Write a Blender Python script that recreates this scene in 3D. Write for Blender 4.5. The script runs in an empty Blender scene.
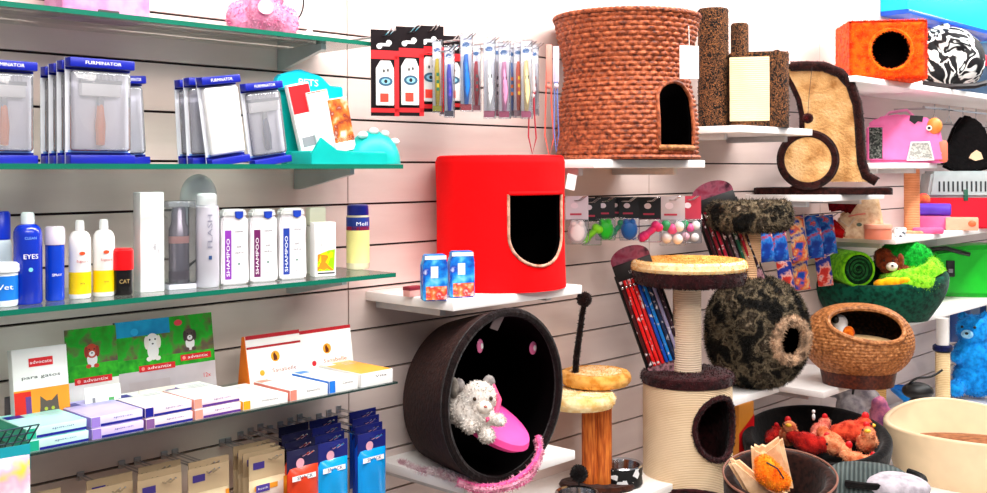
import bpy, bmesh, math, random
from mathutils import Vector, Matrix, noise
random.seed(7)
PI = math.pi
SC = bpy.context.scene
COL = SC.collection

# ------------------------------------------------------------------ camera
# world frame: X runs along the slat wall to the right, wall surface is y=0, room is y<0, z up (metres)
F, PHI, CD, CH, CX, HY, ROLL = 1046.0, math.atan(996.5/1046), 1.949, 1.5, 493.5, 171.5, math.radians(.25)
cam_d = bpy.data.cameras.new('camera'); cam = bpy.data.objects.new('camera', cam_d); COL.objects.link(cam)
cam_d.sensor_width = 36; cam_d.lens = 36*F/987; cam_d.shift_y = -(246.5-HY)/987; cam_d.clip_start = .05
cam.location = (0, -CD, CH)
fwd = Vector((math.cos(PHI), math.sin(PHI), 0)); rgt = Vector((math.sin(PHI), -math.cos(PHI), 0)); up = Vector((0, 0, 1))
R2 = rgt*math.cos(ROLL)-up*math.sin(ROLL); U2 = up*math.cos(ROLL)+rgt*math.sin(ROLL)
m = Matrix((R2, U2, -fwd)).transposed().to_4x4(); m.translation = cam.location; cam.matrix_world = m
SC.camera = cam

# ------------------------------------------------------------------ world, lights, exposure
w = bpy.data.worlds.new('world'); SC.world = w; w.use_nodes = True
w.node_tree.nodes['Background'].inputs[0].default_value = (.80, .86, 1, 1)
w.node_tree.nodes['Background'].inputs[1].default_value = .26
def area(name, loc, rot, sx, sy, e, col):
    l = bpy.data.lights.new(name, 'AREA'); l.shape = 'RECTANGLE'; l.size = sx; l.size_y = sy; l.energy = e; l.color = col
    o = bpy.data.objects.new(name, l); o.location = loc; o.rotation_euler = rot; COL.objects.link(o); return o
area('tube_light', (1.7, -1.0, 2.74), (math.radians(28), 0, 0), 3.0, .2, 74, (1, .985, .97))
area('tube_light', (4.9, -1.0, 2.74), (math.radians(28), 0, 0), 3.0, .2, 74, (1, .985, .97))
area('tube_light', (0.6, -2.6, 2.74), (math.radians(35), 0, math.radians(-20)), 3.2, .5, 60, (1, .94, .89))
SC.view_settings.view_transform = 'Standard'; SC.view_settings.look = 'None'
SC.view_settings.gamma = 1; SC.view_settings.exposure = 0.2; SC.view_settings.use_curve_mapping = False

# ------------------------------------------------------------------ pixel helpers (photo measurement -> place)
def ray(px, py):
    u, v = px-CX, py-HY
    u, v = u*math.cos(ROLL)-v*math.sin(ROLL), v*math.cos(ROLL)+u*math.sin(ROLL)
    return fwd+rgt*(u/F)-up*(v/F)
def P(px, py, d):
    r = ray(px, py); t = (CD-d)/r.y
    return Vector((t*r.x, -d, CH+t*r.z))
def pr(p):
    x, y, z = p[0], p[1]+CD, p[2]-CH
    w_ = x*fwd.x+y*fwd.y; u = F*(x*rgt.x+y*rgt.y)/w_; v = -F*z/w_
    return CX+u*math.cos(ROLL)+v*math.sin(ROLL), HY+v*math.cos(ROLL)-u*math.sin(ROLL), w_
def at(px, d, z):
    p = P(px, HY, d)
    for _ in range(3):
        p = P(px, pr((p.x, -d, z))[1], d)
    return Vector((p.x, -d, z))
def S(px, d):           # metres per pixel
    return pr(at(px, d, CH))[2]/F
def zat(px, py, d): return P(px, py, d).z
def face(px):           # z-rotation that turns a thing's front (-Y) to the customer standing at the camera
    r = ray(px, HY); return math.atan2(-r.x, r.y)

# ------------------------------------------------------------------ materials
def lin(c):
    if isinstance(c, str): c = tuple(int(c[i:i+2], 16)/255 for i in (0, 2, 4))
    return tuple((v/12.92 if v <= .04045 else ((v+.055)/1.055)**2.4) for v in c)+(1,)
MC = {}
def nm(name):
    m = bpy.data.materials.new(name); m.use_nodes = True
    return m, m.node_tree.nodes, m.node_tree.links, m.node_tree.nodes['Principled BSDF']
def coords(n, l, sc=(1, 1, 1), kind='Object'):
    t = n.new('ShaderNodeTexCoord'); mp = n.new('ShaderNodeMapping'); mp.inputs['Scale'].default_value = sc
    l.new(t.outputs[kind], mp.inputs[0]); return mp.outputs[0]
def ramp(n, stops, interp='LINEAR'):
    r = n.new('ShaderNodeValToRGB'); r.color_ramp.interpolation = interp
    e = r.color_ramp.elements
    while len(e) < len(stops): e.new(.5)
    for i, (p, c) in enumerate(stops): e[i].position = p; e[i].color = lin(c)
    return r
def bump(n, l, src, b, st, dist):
    bp = n.new('ShaderNodeBump'); bp.inputs['Strength'].default_value = st; bp.inputs['Distance'].default_value = dist
    l.new(src, bp.inputs['Height']); l.new(bp.outputs[0], b.inputs['Normal'])
def plain(c, rough=.45, metal=0, spec=.5, var=.10, vs=18, coat=0):
    k = ('p', c, rough, metal, spec, var, vs, coat)
    if k in MC: return MC[k]
    m, n, l, b = nm('plain_'+str(c)); b.inputs['Roughness'].default_value = rough; b.inputs['Metallic'].default_value = metal
    b.inputs['Specular IOR Level'].default_value = spec; b.inputs['Coat Weight'].default_value = coat
    no = n.new('ShaderNodeTexNoise'); no.inputs['Scale'].default_value = vs; l.new(coords(n, l), no.inputs[0])
    cc = lin(c); r = n.new('ShaderNodeValToRGB'); e = r.color_ramp.elements
    e[0].position = .3; e[0].color = tuple(v*(1-var) for v in cc[:3])+(1,); e[1].position = .7; e[1].color = tuple(min(1, v*(1+var*.6)) for v in cc[:3])+(1,)
    l.new(no.outputs[0], r.inputs[0]); l.new(r.outputs[0], b.inputs['Base Color'])
    MC[k] = m; return m
def plush(c, c2=None, sc=60, st=.8, rough=.95, dist=.006):
    k = ('f', c, c2, sc, st)
    if k in MC: return MC[k]
    m, n, l, b = nm('plush_'+str(c)); b.inputs['Roughness'].default_value = rough; b.inputs['Specular IOR Level'].default_value = .1
    b.inputs['Sheen Weight'].default_value = .12
    co = coords(n, l); no = n.new('ShaderNodeTexNoise'); no.inputs['Scale'].default_value = sc; no.inputs['Detail'].default_value = 4; l.new(co, no.inputs[0])
    if c2 is None: cc = lin(c); c2c = tuple(v*.62 for v in cc[:3])+(1,)
    else: cc = lin(c); c2c = lin(c2)
    r = n.new('ShaderNodeValToRGB'); r.color_ramp.elements[0].position = .35; r.color_ramp.elements[0].color = c2c
    r.color_ramp.elements[1].position = .6; r.color_ramp.elements[1].color = cc
    l.new(no.outputs[0], r.inputs[0]); l.new(r.outputs[0], b.inputs['Base Color']); bump(n, l, no.outputs[0], b, st, dist)
    MC[k] = m; return m
def patches(name, stops, sc=40, kind='voronoi', interp='CONSTANT', rough=.5, st=0, stretch=(1, 1, 1), detail=2, distort=0):
    if name in MC: return MC[name]
    m, n, l, b = nm(name); b.inputs['Roughness'].default_value = rough; b.inputs['Specular IOR Level'].default_value = .3
    co = coords(n, l, stretch)
    if kind == 'voronoi':
        t = n.new('ShaderNodeTexVoronoi'); t.inputs['Scale'].default_value = sc; out = t.outputs['Color']
        l.new(co, t.inputs[0]); sp = n.new('ShaderNodeSeparateColor'); l.new(out, sp.inputs[0]); src = sp.outputs[0]
    elif kind == 'dist':
        t = n.new('ShaderNodeTexVoronoi'); t.inputs['Scale'].default_value = sc
        no = n.new('ShaderNodeTexNoise'); no.inputs['Scale'].default_value = sc*1.2; l.new(co, no.inputs[0])
        mx = n.new('ShaderNodeMix'); mx.data_type = 'RGBA'; mx.blend_type = 'LINEAR_LIGHT'; mx.inputs[0].default_value = .05
        l.new(co, mx.inputs[6]); l.new(no.outputs['Color'], mx.inputs[7]); l.new(mx.outputs[2], t.inputs[0]); src = t.outputs['Distance']
    else:
        t = n.new('ShaderNodeTexNoise'); t.inputs['Scale'].default_value = sc; t.inputs['Detail'].default_value = detail; t.inputs['Distortion'].default_value = distort
        l.new(co, t.inputs[0]); src = t.outputs[0]
    r = ramp(n, stops, interp); l.new(src, r.inputs[0]); l.new(r.outputs[0], b.inputs['Base Color'])
    if st: 
        no2 = n.new('ShaderNodeTexNoise'); no2.inputs['Scale'].default_value = 110; l.new(co, no2.inputs[0]); bump(n, l, no2.outputs[0], b, st, .006)
    MC[name] = m; return m
def sisal(c, c2, freq=260, ax='Z', st=.6):
    k = ('s', c, c2, freq, ax)
    if k in MC: return MC[k]
    m, n, l, b = nm('sisal'); b.inputs['Roughness'].default_value = .9; b.inputs['Specular IOR Level'].default_value = .15
    co = coords(n, l); wv = n.new('ShaderNodeTexWave'); wv.bands_direction = ax; wv.inputs['Scale'].default_value = freq/6.28
    wv.inputs['Distortion'].default_value = .6; wv.inputs['Detail'].default_value = 2; l.new(co, wv.inputs[0])
    no = n.new('ShaderNodeTexNoise'); no.inputs['Scale'].default_value = 7; l.new(co, no.inputs[0])
    mx = n.new('ShaderNodeMath'); mx.operation = 'MULTIPLY_ADD'; mx.inputs[1].default_value = .45; l.new(wv.outputs[0], mx.inputs[0]); l.new(no.outputs[0], mx.inputs[2])
    r = ramp(n, [(.35, c2), (.85, c)]); l.new(mx.outputs[0], r.inputs[0]); l.new(r.outputs[0], b.inputs['Base Color'])
    bump(n, l, wv.outputs[0], b, st, .003); MC[k] = m; return m
def seethru(c, alpha, rough=.05, gl=.10, name='clear'):
    k = (name, c, alpha)
    if k in MC: return MC[k]
    m = bpy.data.materials.new(name); m.use_nodes = True; n = m.node_tree.nodes; l = m.node_tree.links; n.clear()
    o = n.new('ShaderNodeOutputMaterial'); tr = n.new('ShaderNodeBsdfTransparent'); tr.inputs[0].default_value = lin(c)
    g = n.new('ShaderNodeBsdfGlossy'); g.inputs['Roughness'].default_value = rough
    df = n.new('ShaderNodeBsdfDiffuse'); df.inputs[0].default_value = lin(c)
    m1 = n.new('ShaderNodeMixShader'); m1.inputs[0].default_value = alpha; l.new(tr.outputs[0], m1.inputs[1]); l.new(df.outputs[0], m1.inputs[2])
    fr = n.new('ShaderNodeFresnel'); fr.inputs[0].default_value = 1.45
    mx = n.new('ShaderNodeMath'); mx.operation = 'ADD'; mx.inputs[1].default_value = gl-.04; mx.use_clamp = True; l.new(fr.outputs[0], mx.inputs[0])
    m2 = n.new('ShaderNodeMixShader'); l.new(mx.outputs[0], m2.inputs[0]); l.new(m1.outputs[0], m2.inputs[1]); l.new(g.outputs[0], m2.inputs[2])
    l.new(m2.outputs[0], o.inputs[0]); MC[k] = m; return m
def emis(c, e):
    m, n, l, b = nm('lit'); b.inputs['Base Color'].default_value = lin(c); b.inputs['Emission Color'].default_value = lin(c); b.inputs['Emission Strength'].default_value = e
    return m
WHITE = plain('f4f2f0', .35, var=.03); SHELFW = plain('fbf7f4', .3, var=.03); BLACK = plain('060506', .5); NAVY = plain('071a9c', .35); PAPER = plain('f6f3f0', .6, var=.03)
RED = plain('e0101a', .4); CHROME = plain('c9c9cc', .15, metal=1, var=.02); GREY = plain('8b8b90', .4); BROWNP = plush('2a0f10', '140707'); CREAMP = plush('ffe7bd', 'e8c184', st=.5)
GEDGE = plain('056852', .45, spec=.2, var=.05); GTOP = seethru('f2fcf8', .05, gl=.045, name='shelf_glass'); CLEAR = seethru('f2f6fa', .035, gl=.05, name='clear_plastic')
FROST = seethru('f4f4f8', .20, gl=.05, name='hazy_plastic'); TEAL = plain('00aea6', .4, spec=.3); TXT = plain('2a2a30', .6); TXW = plain('ffffff', .5, var=0)
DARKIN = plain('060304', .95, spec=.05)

# ------------------------------------------------------------------ mesh builder
TXC = {}
class B:
    def __init__(s): s.bm = bmesh.new(); s.mats = []
    def mi(s, m):
        if m not in s.mats: s.mats.append(m)
        return s.mats.index(m)
    def add(s, vs, fs, m, M=None):
        k = s.mi(m); V = [s.bm.verts.new((M @ Vector(v)) if M else v) for v in vs]
        for f in fs:
            try: q = s.bm.faces.new([V[i] for i in f]); q.material_index = k; q.smooth = True
            except ValueError: pass
        return s
    def box(s, a, b, m, bev=0, M=None, seg=2):
        t = bmesh.new(); bmesh.ops.create_cube(t, size=1)
        for v in t.verts: v.co = Vector([(a[i]+b[i])/2+v.co[i]*(b[i]-a[i]) for i in range(3)])
        if bev: bmesh.ops.bevel(t, geom=list(t.edges), offset=bev, segments=seg, profile=.5, affect='EDGES')
        return s._t(t, m, M)
    def _t(s, t, m, M=None):
        t.verts.index_update(); s.add([v.co[:] for v in t.verts], [[v.index for v in f.verts] for f in t.faces], m, M); t.free(); return s
    def grid(s, fn, nu, nv, m, cu=False, cv=False, keep=None, M=None):
        vs = [fn(i/nu, j/nv) for j in range(nv+(0 if cv else 1)) for i in range(nu+(0 if cu else 1))]
        W = nu+(0 if cu else 1); H = nv+(0 if cv else 1); fs = []
        for j in range(nv):
            for i in range(nu):
                if keep and not keep((i+.5)/nu, (j+.5)/nv): continue
                fs.append((j*W+i, j*W+(i+1) % W, ((j+1) % H)*W+(i+1) % W, ((j+1) % H)*W+i))
        if keep:
            used = sorted({i for f in fs for i in f}); mp = {o: k for k, o in enumerate(used)}
            vs = [vs[i] for i in used]; fs = [tuple(mp[i] for i in f) for f in fs]
        return s.add(vs, fs, m, M)
    def lathe(s, prof, m, n=32, c=(0, 0), sx=1, sy=1, cap=True, M=None, ph=0):
        vs = [(c[0]+sx*r*math.cos(ph+2*PI*i/n), c[1]+sy*r*math.sin(ph+2*PI*i/n), z) for r, z in prof for i in range(n)]
        fs = [(j*n+i, j*n+(i+1) % n, (j+1)*n+(i+1) % n, (j+1)*n+i) for j in range(len(prof)-1) for i in range(n)]
        if cap: fs += [tuple(range(n))[::-1], tuple((len(prof)-1)*n+i for i in range(n))]
        return s.add(vs, fs, m, M)
    def tube(s, pts, r, m, n=8, closed=False, M=None):
        pts = [Vector(p) for p in pts]; N = len(pts); vs = []; prev = None
        for i, p in enumerate(pts):
            a = pts[(i-1) % N] if (closed or i > 0) else p; b = pts[(i+1) % N] if (closed or i < N-1) else p
            t = (b-a).normalized() if (b-a).length > 1e-9 else Vector((0, 0, 1))
            if prev is None: q = t.cross(Vector((0, 0, 1)) if abs(t.z) < .9 else Vector((1, 0, 0))).normalized()
            else: q = (prev-t*prev.dot(t)).normalized()
            prev = q; w_ = t.cross(q); rr = r[i] if isinstance(r, (list, tuple)) else r
            vs += [p+(q*math.cos(2*PI*k/n)+w_*math.sin(2*PI*k/n))*rr for k in range(n)]
        fs = [(j*n+i, j*n+(i+1) % n, ((j+1) % N)*n+(i+1) % n, ((j+1) % N)*n+i) for j in range(N if closed else N-1) for i in range(n)]
        if not closed: fs += [tuple(range(n))[::-1], tuple((N-1)*n+i for i in range(n))]
        return s.add(vs, fs, m, M)
    def ell(s, c, r, m, n=20, rot=None, M=None):
        if not hasattr(r, '__len__'): r = (r, r, r)
        A = Matrix.Translation(c) @ ((rot or Matrix.Identity(3)).to_4x4()) @ Matrix.Diagonal((r[0], r[1], r[2], 1))
        if M: A = M @ A
        t = bmesh.new(); bmesh.ops.create_uvsphere(t, u_segments=n, v_segments=max(6, n//2), radius=1); return s._t(t, m, A)
    def prism(s, poly, y0, y1, m, bev=0, M=None):   # outline in (x,z), extruded along y
        t = bmesh.new(); v = [t.verts.new((x, y0, z)) for x, z in poly]; f = t.faces.new(v)
        r = bmesh.ops.extrude_face_region(t, geom=[f])
        for q in r['geom']:
            if isinstance(q, bmesh.types.BMVert): q.co.y = y1
        bmesh.ops.recalc_face_normals(t, faces=t.faces)
        if bev: bmesh.ops.bevel(t, geom=list(t.edges), offset=bev, segments=2, affect='EDGES')
        return s._t(t, m, M)
    def rect(s, x0, z0, x1, z1, y, m, M=None): # printed field on a front face
        return s.add([(x0, y, z0), (x1, y, z0), (x1, y, z1), (x0, y, z1)], [(0, 1, 2, 3)], m, M)
    def disc(s, x, z, rx, rz, y, m, n=20, M=None):
        return s.add([(x+rx*math.cos(2*PI*i/n), y, z+rz*math.sin(2*PI*i/n)) for i in range(n)], [tuple(range(n))], m, M)
    def text(s, t, size, m, x, z, y, vert=False, M=None, width=None):
        if t not in TXC:
            c = bpy.data.curves.new('t', 'FONT'); c.body = t; c.size = 1; c.align_x = 'CENTER'; c.align_y = 'CENTER'; c.resolution_u = 2
            o = bpy.data.objects.new('t', c); COL.objects.link(o); bpy.context.view_layer.update()
            me = o.evaluated_get(bpy.context.evaluated_depsgraph_get()).to_mesh()
            TXC[t] = ([v.co[:] for v in me.vertices], [list(p.vertices) for p in me.polygons]); bpy.data.objects.remove(o); bpy.data.curves.remove(c)
        V, Fc = TXC[t]; wd = max(v[0] for v in V)-min(v[0] for v in V)
        kx = (width/wd) if width else size
        vs = [((x+v[0]*kx, y, z+v[1]*size) if not vert else (x-v[1]*size, y, z+v[0]*kx)) for v in V]
        return s.add(vs, Fc, m, M)
    def fuzz(s, n, L, m, wid=.0016, seed=1, jit=.6, sel=None):
        rd = random.Random(seed); fcs = [f for f in s.bm.faces if (sel is None or sel(f.calc_center_median(), f.normal))]
        s.bm.normal_update(); ar = [f.calc_area() for f in fcs]
        if not fcs: return s
        k = s.mi(m); items = rd.choices(fcs, ar, k=n); out = []
        for f in items:
            vs = [v.co for v in f.verts]; a, b, c = vs[0], vs[1], vs[2]; u, v = rd.random(), rd.random()
            if len(vs) == 4: p = a.lerp(b, u).lerp(vs[3].lerp(c, u), v)
            else:
                if u+v > 1: u, v = 1-u, 1-v
                p = a+(b-a)*u+(c-a)*v
            d = (f.normal+Vector((rd.gauss(0, jit), rd.gauss(0, jit), rd.gauss(0, jit)-.15))).normalized()
            t = d.cross(Vector((rd.gauss(0, 1), rd.gauss(0, 1), rd.gauss(0, 1)))).normalized()*wid
            out.append((p-t, p+t, p+d*L*rd.uniform(.5, 1.1)))
        for tr in out:
            q = s.bm.faces.new([s.bm.verts.new(x) for x in tr]); q.material_index = k
        return s
    def build(s, name, parent=None, loc=(0, 0, 0), rz=0, rot=None, ang=40, label=None):
        me = bpy.data.meshes.new(name); s.bm.normal_update(); s.bm.to_mesh(me); s.bm.free()
        for m_ in s.mats: me.materials.append(m_)
        me.set_sharp_from_angle(angle=math.radians(ang))
        o = bpy.data.objects.new(name, me); COL.objects.link(o); o.location = loc; o.rotation_euler = rot or (0, 0, rz)
        if parent: o.parent = parent
        if label: o['label'] = label
        return o
def tag(o, label, cat, group=None, kind=None):
    if label: o['label'] = label
    if cat: o['category'] = cat
    if group: o['group'] = group
    if kind: o['kind'] = kind
    return o
def thing(name, label, cat, loc=(0, 0, 0), rz=0, group=None, rot=None):
    o = bpy.data.objects.new(name, None); o.empty_display_size = .05; COL.objects.link(o); o.location = loc; o.rotation_euler = rot or (0, 0, rz)
    return tag(o, label, cat, group)
def copy_tree(o, loc=None, rot=None, label=None, parent=None):
    c = o.copy(); COL.objects.link(c); c.parent = parent
    if loc is not None: c.location = loc
    if rot is not None: c.rotation_euler = rot
    if label: c['label'] = label
    for ch in [x for x in o.children]: copy_tree(ch, parent=c)
    return c
def struct(b, name): o = b.build(name); o['kind'] = 'structure'; return o
def RX(a): return Matrix.Rotation(a, 4, 'X')
def RY(a): return Matrix.Rotation(a, 4, 'Y')
def RZ(a): return Matrix.Rotation(a, 4, 'Z')
def TR(x, y, z): return Matrix.Translation((x, y, z))
def blob(name, parts, m, voxel=.004, fuzz=0, L=.006, fm=None, parent=None, seed=1, smooth=6):
    """one continuous body grown from overlapping ellipsoids"""
    b = B()
    for p in parts: b.ell(p[0], p[1], m, n=20, rot=(p[2] if len(p) > 2 else None))
    o = b.build(name); md = o.modifiers.new('r', 'REMESH'); md.mode = 'VOXEL'; md.voxel_size = voxel; md.use_smooth_shade = True
    sm = o.modifiers.new('s', 'SMOOTH'); sm.iterations = smooth; sm.factor = .6
    bpy.context.view_layer.update(); me = bpy.data.meshes.new_from_object(o.evaluated_get(bpy.context.evaluated_depsgraph_get()))
    bpy.data.objects.remove(o); b = B(); b.add([v.co[:] for v in me.vertices], [list(p.vertices) for p in me.polygons], m)
    if fuzz: b.bm.normal_update(); b.fuzz(fuzz, L, fm or m, seed=seed)
    return b.build(name, parent, ang=180)
def arc(a0, a1, n): return [a0+(a1-a0)*i/n for i in range(n+1)]

# ================================================================== SETTING
WALLM, n, l, b = nm('slat_laminate'); b.inputs['Roughness'].default_value = .35
no = n.new('ShaderNodeTexNoise'); no.inputs['Scale'].default_value = 3; no.inputs['Detail'].default_value = 6; l.new(coords(n, l, (1, 1, 6)), no.inputs[0])
r = ramp(n, [(.3, 'dec8c0'), (.7, 'ead6ce')]); l.new(no.outputs[0], r.inputs[0]); l.new(r.outputs[0], b.inputs['Base Color'])
GROOVE = plain('2c1512', .7)
bw = B(); seams = [-3.33, -2.11, -.89, .328, 1.548, 2.767, 3.947, 5.166, 6.385, 7.6]
zg = [1.524-.1*k for k in range(-3, 15)]      # groove heights
for i in range(len(seams)-1):
    x0, x1 = seams[i]+.0018, seams[i+1]-.0018
    for k in range(len(zg)-1):
        bw.box((x0, 0, zg[k+1]+.0025), (x1, .016, zg[k]-.0025), WALLM)
    bw.box((x0, 0, zg[0]+.0025), (x1, .016, 2.9), WALLM)
bw.box((seams[0], .012, 0), (seams[-1], .05, 2.9), GROOVE)
struct(bw, 'wall_back')
FLOORM = plain('8d8378', .3, var=.2, vs=3)
bf = B(); bf.box((-3.35, -4.6, -.06), (7.65, .05, 0), FLOORM); struct(bf, 'floor')
bf = B(); bf.box((-3.35, -4.6, 2.9), (7.65, .05, 2.96), plain('f2f0ec', .8)); struct(bf, 'ceiling')
bf = B(); bf.box((7.6, -4.6, 0), (7.66, .05, 2.9), plain('d9dee6', .6)); struct(bf, 'wall_right')
for x, y, ry, wd in ((1.7, -1.0, 0, 3.0), (4.9, -1.0, 0, 3.0), (.6, -2.6, -20, 3.2)):
    t = thing('ceiling_light', {1.7: 'long white ceiling light above the left half of the slat wall', 4.9: 'long white ceiling light above the right half of the slat wall', .6: 'wide white ceiling light over the aisle'}[x], 'light', (x, y, 2.9), math.radians(ry), 'ceiling lights over the aisle')
    B().box((-wd/2, -.16, -.12), (wd/2, .16, 0), WHITE, .01).build('housing', t)
    B().box((-wd/2+.03, -.12, -.13), (wd/2-.03, .12, -.119), emis('ffffff', 3)).build('diffuser', t)

# ================================================================== SHELVES
def glass_shelf(label, x0, x1, dep, z, th=.009, GEDGE=GEDGE):
    t = thing('glass_shelf', label, 'shelf', (x0, -.001, z), 0, 'glass shelves of the left bay')
    L = x1-x0; b = B()
    b.add([(0, -dep, 0), (L, -dep, 0), (L, 0, 0), (0, 0, 0)], [(0, 1, 2, 3)], GTOP)
    b.add([(0, -dep, -th), (L, -dep, -th), (L, 0, -th), (0, 0, -th)], [(3, 2, 1, 0)], GTOP)
    b.add([(0, -dep, 0), (L, -dep, 0), (L, -dep, -th), (0, -dep, -th)], [(3, 2, 1, 0)], GEDGE)
    b.add([(0, 0, 0), (0, -dep, 0), (0, -dep, -th), (0, 0, -th)], [(3, 2, 1, 0)], GEDGE)
    b.add([(L, 0, 0), (L, -dep, 0), (L, -dep, -th), (L, 0, -th)], [(0, 1, 2, 3)], GEDGE)
    b.build('pane', t)
    for bx in (L-.10, max(.05, L-.85)):
        g = B(); g.prism([(0, -th), (0, -th-.045), (-.02, -th-.045), (-dep*.8, -th-.012), (-dep*.8, -th)], -.006, .006, plain('b9c4c4', .3, metal=.7))
        o = g.build('bracket', t, (bx, 0, 0), PI/2)
    return t
glass_shelf('topmost green-edged glass shelf, holding the pink plush pouches', .2, 1.457, .20, 1.781)
glass_shelf('green-edged glass shelf holding blue brush packs and a turquoise display', .2, 1.50, .25, 1.516)
glass_shelf('green-edged glass shelf holding a row of bottles and cans', .2, 1.478, .25, 1.284)
glass_shelf('lowest glass shelf, covered with flat medicine boxes and cards', .2, 1.482, .25, 1.050, .004, plain('1c3430', .4))
SHP = {}
def white_shelf(label, x0, x1, z, dep=.30, th=.022, lip=True):
    t = thing('wall_shelf', label, 'shelf', (x0, -.001, z), 0, 'white shelves hooked into the slat wall')
    B().box((0, -dep, -th), (x1-x0, 0, 0), SHELFW, .002).build('board', t)
    for bx in (.04, x1-x0-.04):
        B().box((bx-.01, -dep*.75, -th-.02), (bx+.01, 0, -th), plain('d8d8d8', .4), .002).build('bracket', t)
    return t
white_shelf('white wall shelf carrying the red cat house', 1.60, 2.05, 1.215)
white_shelf('white wall shelf under the big wicker cat basket', 2.10, 2.62, 1.530)
white_shelf('white wall shelf under the leopard print scratching barrel', 2.82, 3.285, 1.638)
white_shelf('long white wall shelf under the orange fur cube and zebra bed', 3.62, 6.2, 1.840)
white_shelf('white wall shelf under the big dark cat tunnel', 1.63, 2.02, .806)
white_shelf('white wall shelf under the mottled fur cat cave', 2.725, 3.05, .812)
white_shelf('white wall shelf under the oval wicker pod', 3.36, 3.81, .742)
white_shelf('white wall shelf under the pink pet carrier', 3.93, 4.38, 1.527)
white_shelf('long white wall shelf under the red and grey pet crate', 3.96, 6.2, 1.236)
white_shelf('long white wall shelf under the green pet beds', 3.90, 6.2, .908)
white_shelf('white wall shelf under the chrome feeding bowls and small cat tree', 1.96, 2.50, .630)
white_shelf('narrow white wall shelf under the curved sisal scratcher', 3.36, 3.86, 1.413)
# low display plinth that carries the pet beds
t = thing('display_plinth', 'low white display plinth carrying the pet beds', 'plinth', (2.3, 0, 0))
B().box((0, -1.15, .04), (3.2, -.002, .45), SHELFW, .004).build('body', t); B().box((.03, -1.12, 0), (3.17, -.002, .04), GREY).build('kick_board', t)

# ================================================================== LEFT BAY: brush packs on the second shelf
Z2, Z3, Z4, Z1 = 1.516, 1.284, 1.050, 1.781
def brush(b, x, z, s, y, hm):   # grooming rake: handle + head
    b.lathe([(0, 0), (.006*s, .002*s), (.0075*s, .03*s), (.005*s, .055*s), (.004*s, .06*s)], hm, 12, M=TR(x, y, z))
    h = B(); h.box((x-.004*s, y-.004, z+.058*s), (x+.004*s, y+.004, z+.075*s), GREY, .001)
    h.box((x-.030*s, y-.006, z+.072*s), (x+.030*s, y+.006, z+.092*s), WHITE, .002); h.box((x-.031*s, y-.007, z+.090*s), (x+.031*s, y+.005, z+.096*s), plain('70747c', .3), .001)
    for k in range(9): h.box((x-.024*s+k*.006*s-.0006, y-.005, z+.096*s), (x-.024*s+k*.006*s+.0006, y-.003, z+.106*s), GREY)
    return h
def blister(px, d, hpx, wpx, label, tilt=0, hm=None, tool=True, z=Z2, rz=0, word='FURMINATOR', lean=0, white=False):
    s = S(px, d); h = hpx*s; w_ = wpx*s*1.10; t = thing('brush_pack', label, 'brush pack', at(px, d, z), rz, 'grooming tool packs', rot=(lean, tilt, rz))
    b = B(); b.box((-w_/2, -.002, 0), (w_/2, 0, h), plain('eceef4', .5), 0)
    for a, c in ((0, .11), (.89, 1)): b.rect(-w_/2, a*h, w_/2, c*h, -.0024, NAVY)
    b.rect(-w_/2+.004, .11*h, w_/2-.004, .13*h, -.0026, plain('7fb0f0')); b.rect(-w_*.42, .16*h, w_*.42, .86*h, -.0025, plain('f0ecf2', .5)); b.disc(0, .5*h, w_*.3, w_*.34, -.0027, plain('fbf6fa', .5))
    b.text(word, .008, TXW, 0, .945*h, -.0028, width=w_*.6); b.text('deshedding', .006, TXW, 0, .05*h, -.0028, width=w_*.5)
    b.build('backing_card', t)
    g = B(); yb = .019
    g.box((-w_/2+.005, -yb, .12*h), (w_/2-.005, -.003, .88*h), WHITE if white else FROST, .006, seg=3); g.build('blister_shell', t)
    if tool and not white:
        g = B(); hd = brush(g, 0, .17*h, h*.66/.1, -.0095, hm or plain('f07818', .35)); g = g.build('grooming_tool', t); hd.build('tool_head', g)
    B().box((-w_/2, -.022, 0), (w_/2, -.002, .085*h), NAVY, .002).build('base_band', t); c = B(); c.box((-w_/2, -.022, .91*h), (w_/2, -.002, h), NAVY, .002)
    c.text(word, .008, TXW, 0, .955*h, -.0225, width=w_*.55); c.build('header_band', t)
    return t
blister(2, .17, 103, 56, 'blue and white brush pack with orange handle at left edge of shelf')
for i, dd in enumerate((.205, .178, .151, .124)):
    blister(98-8*i+0, dd, 104-3*i, 61, ['front brush pack of the big blue stack, orange handled rake in view', 'second pack of the big blue brush stack, behind the front one', 'third pack of the big blue brush stack', 'rearmost pack of the big blue brush stack'][i])
blister(133, .10, 88, 24, 'narrow brush pack leaning behind right side of the big blue stack', tilt=math.radians(-3), tool=False)
for i, (px, wq, dd, wh) in enumerate(((226, 40, .20, True), (205, 36, .16, False), (195, 34, .12, False))):
    blister(px, dd, 88-2*i, wq, ['slanted brush pack with a plain white bubble', 'clear brush pack just left of the white bubble pack', 'clear brush pack leftmost of the middle group'][i], tilt=math.radians(-8 if i == 0 else -3), white=wh, tool=False)
blister(268, .19, 82, 40, 'brush pack with navy pet comb touching the turquoise display', tilt=math.radians(-8), hm=plain('0e1a66'))
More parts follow.
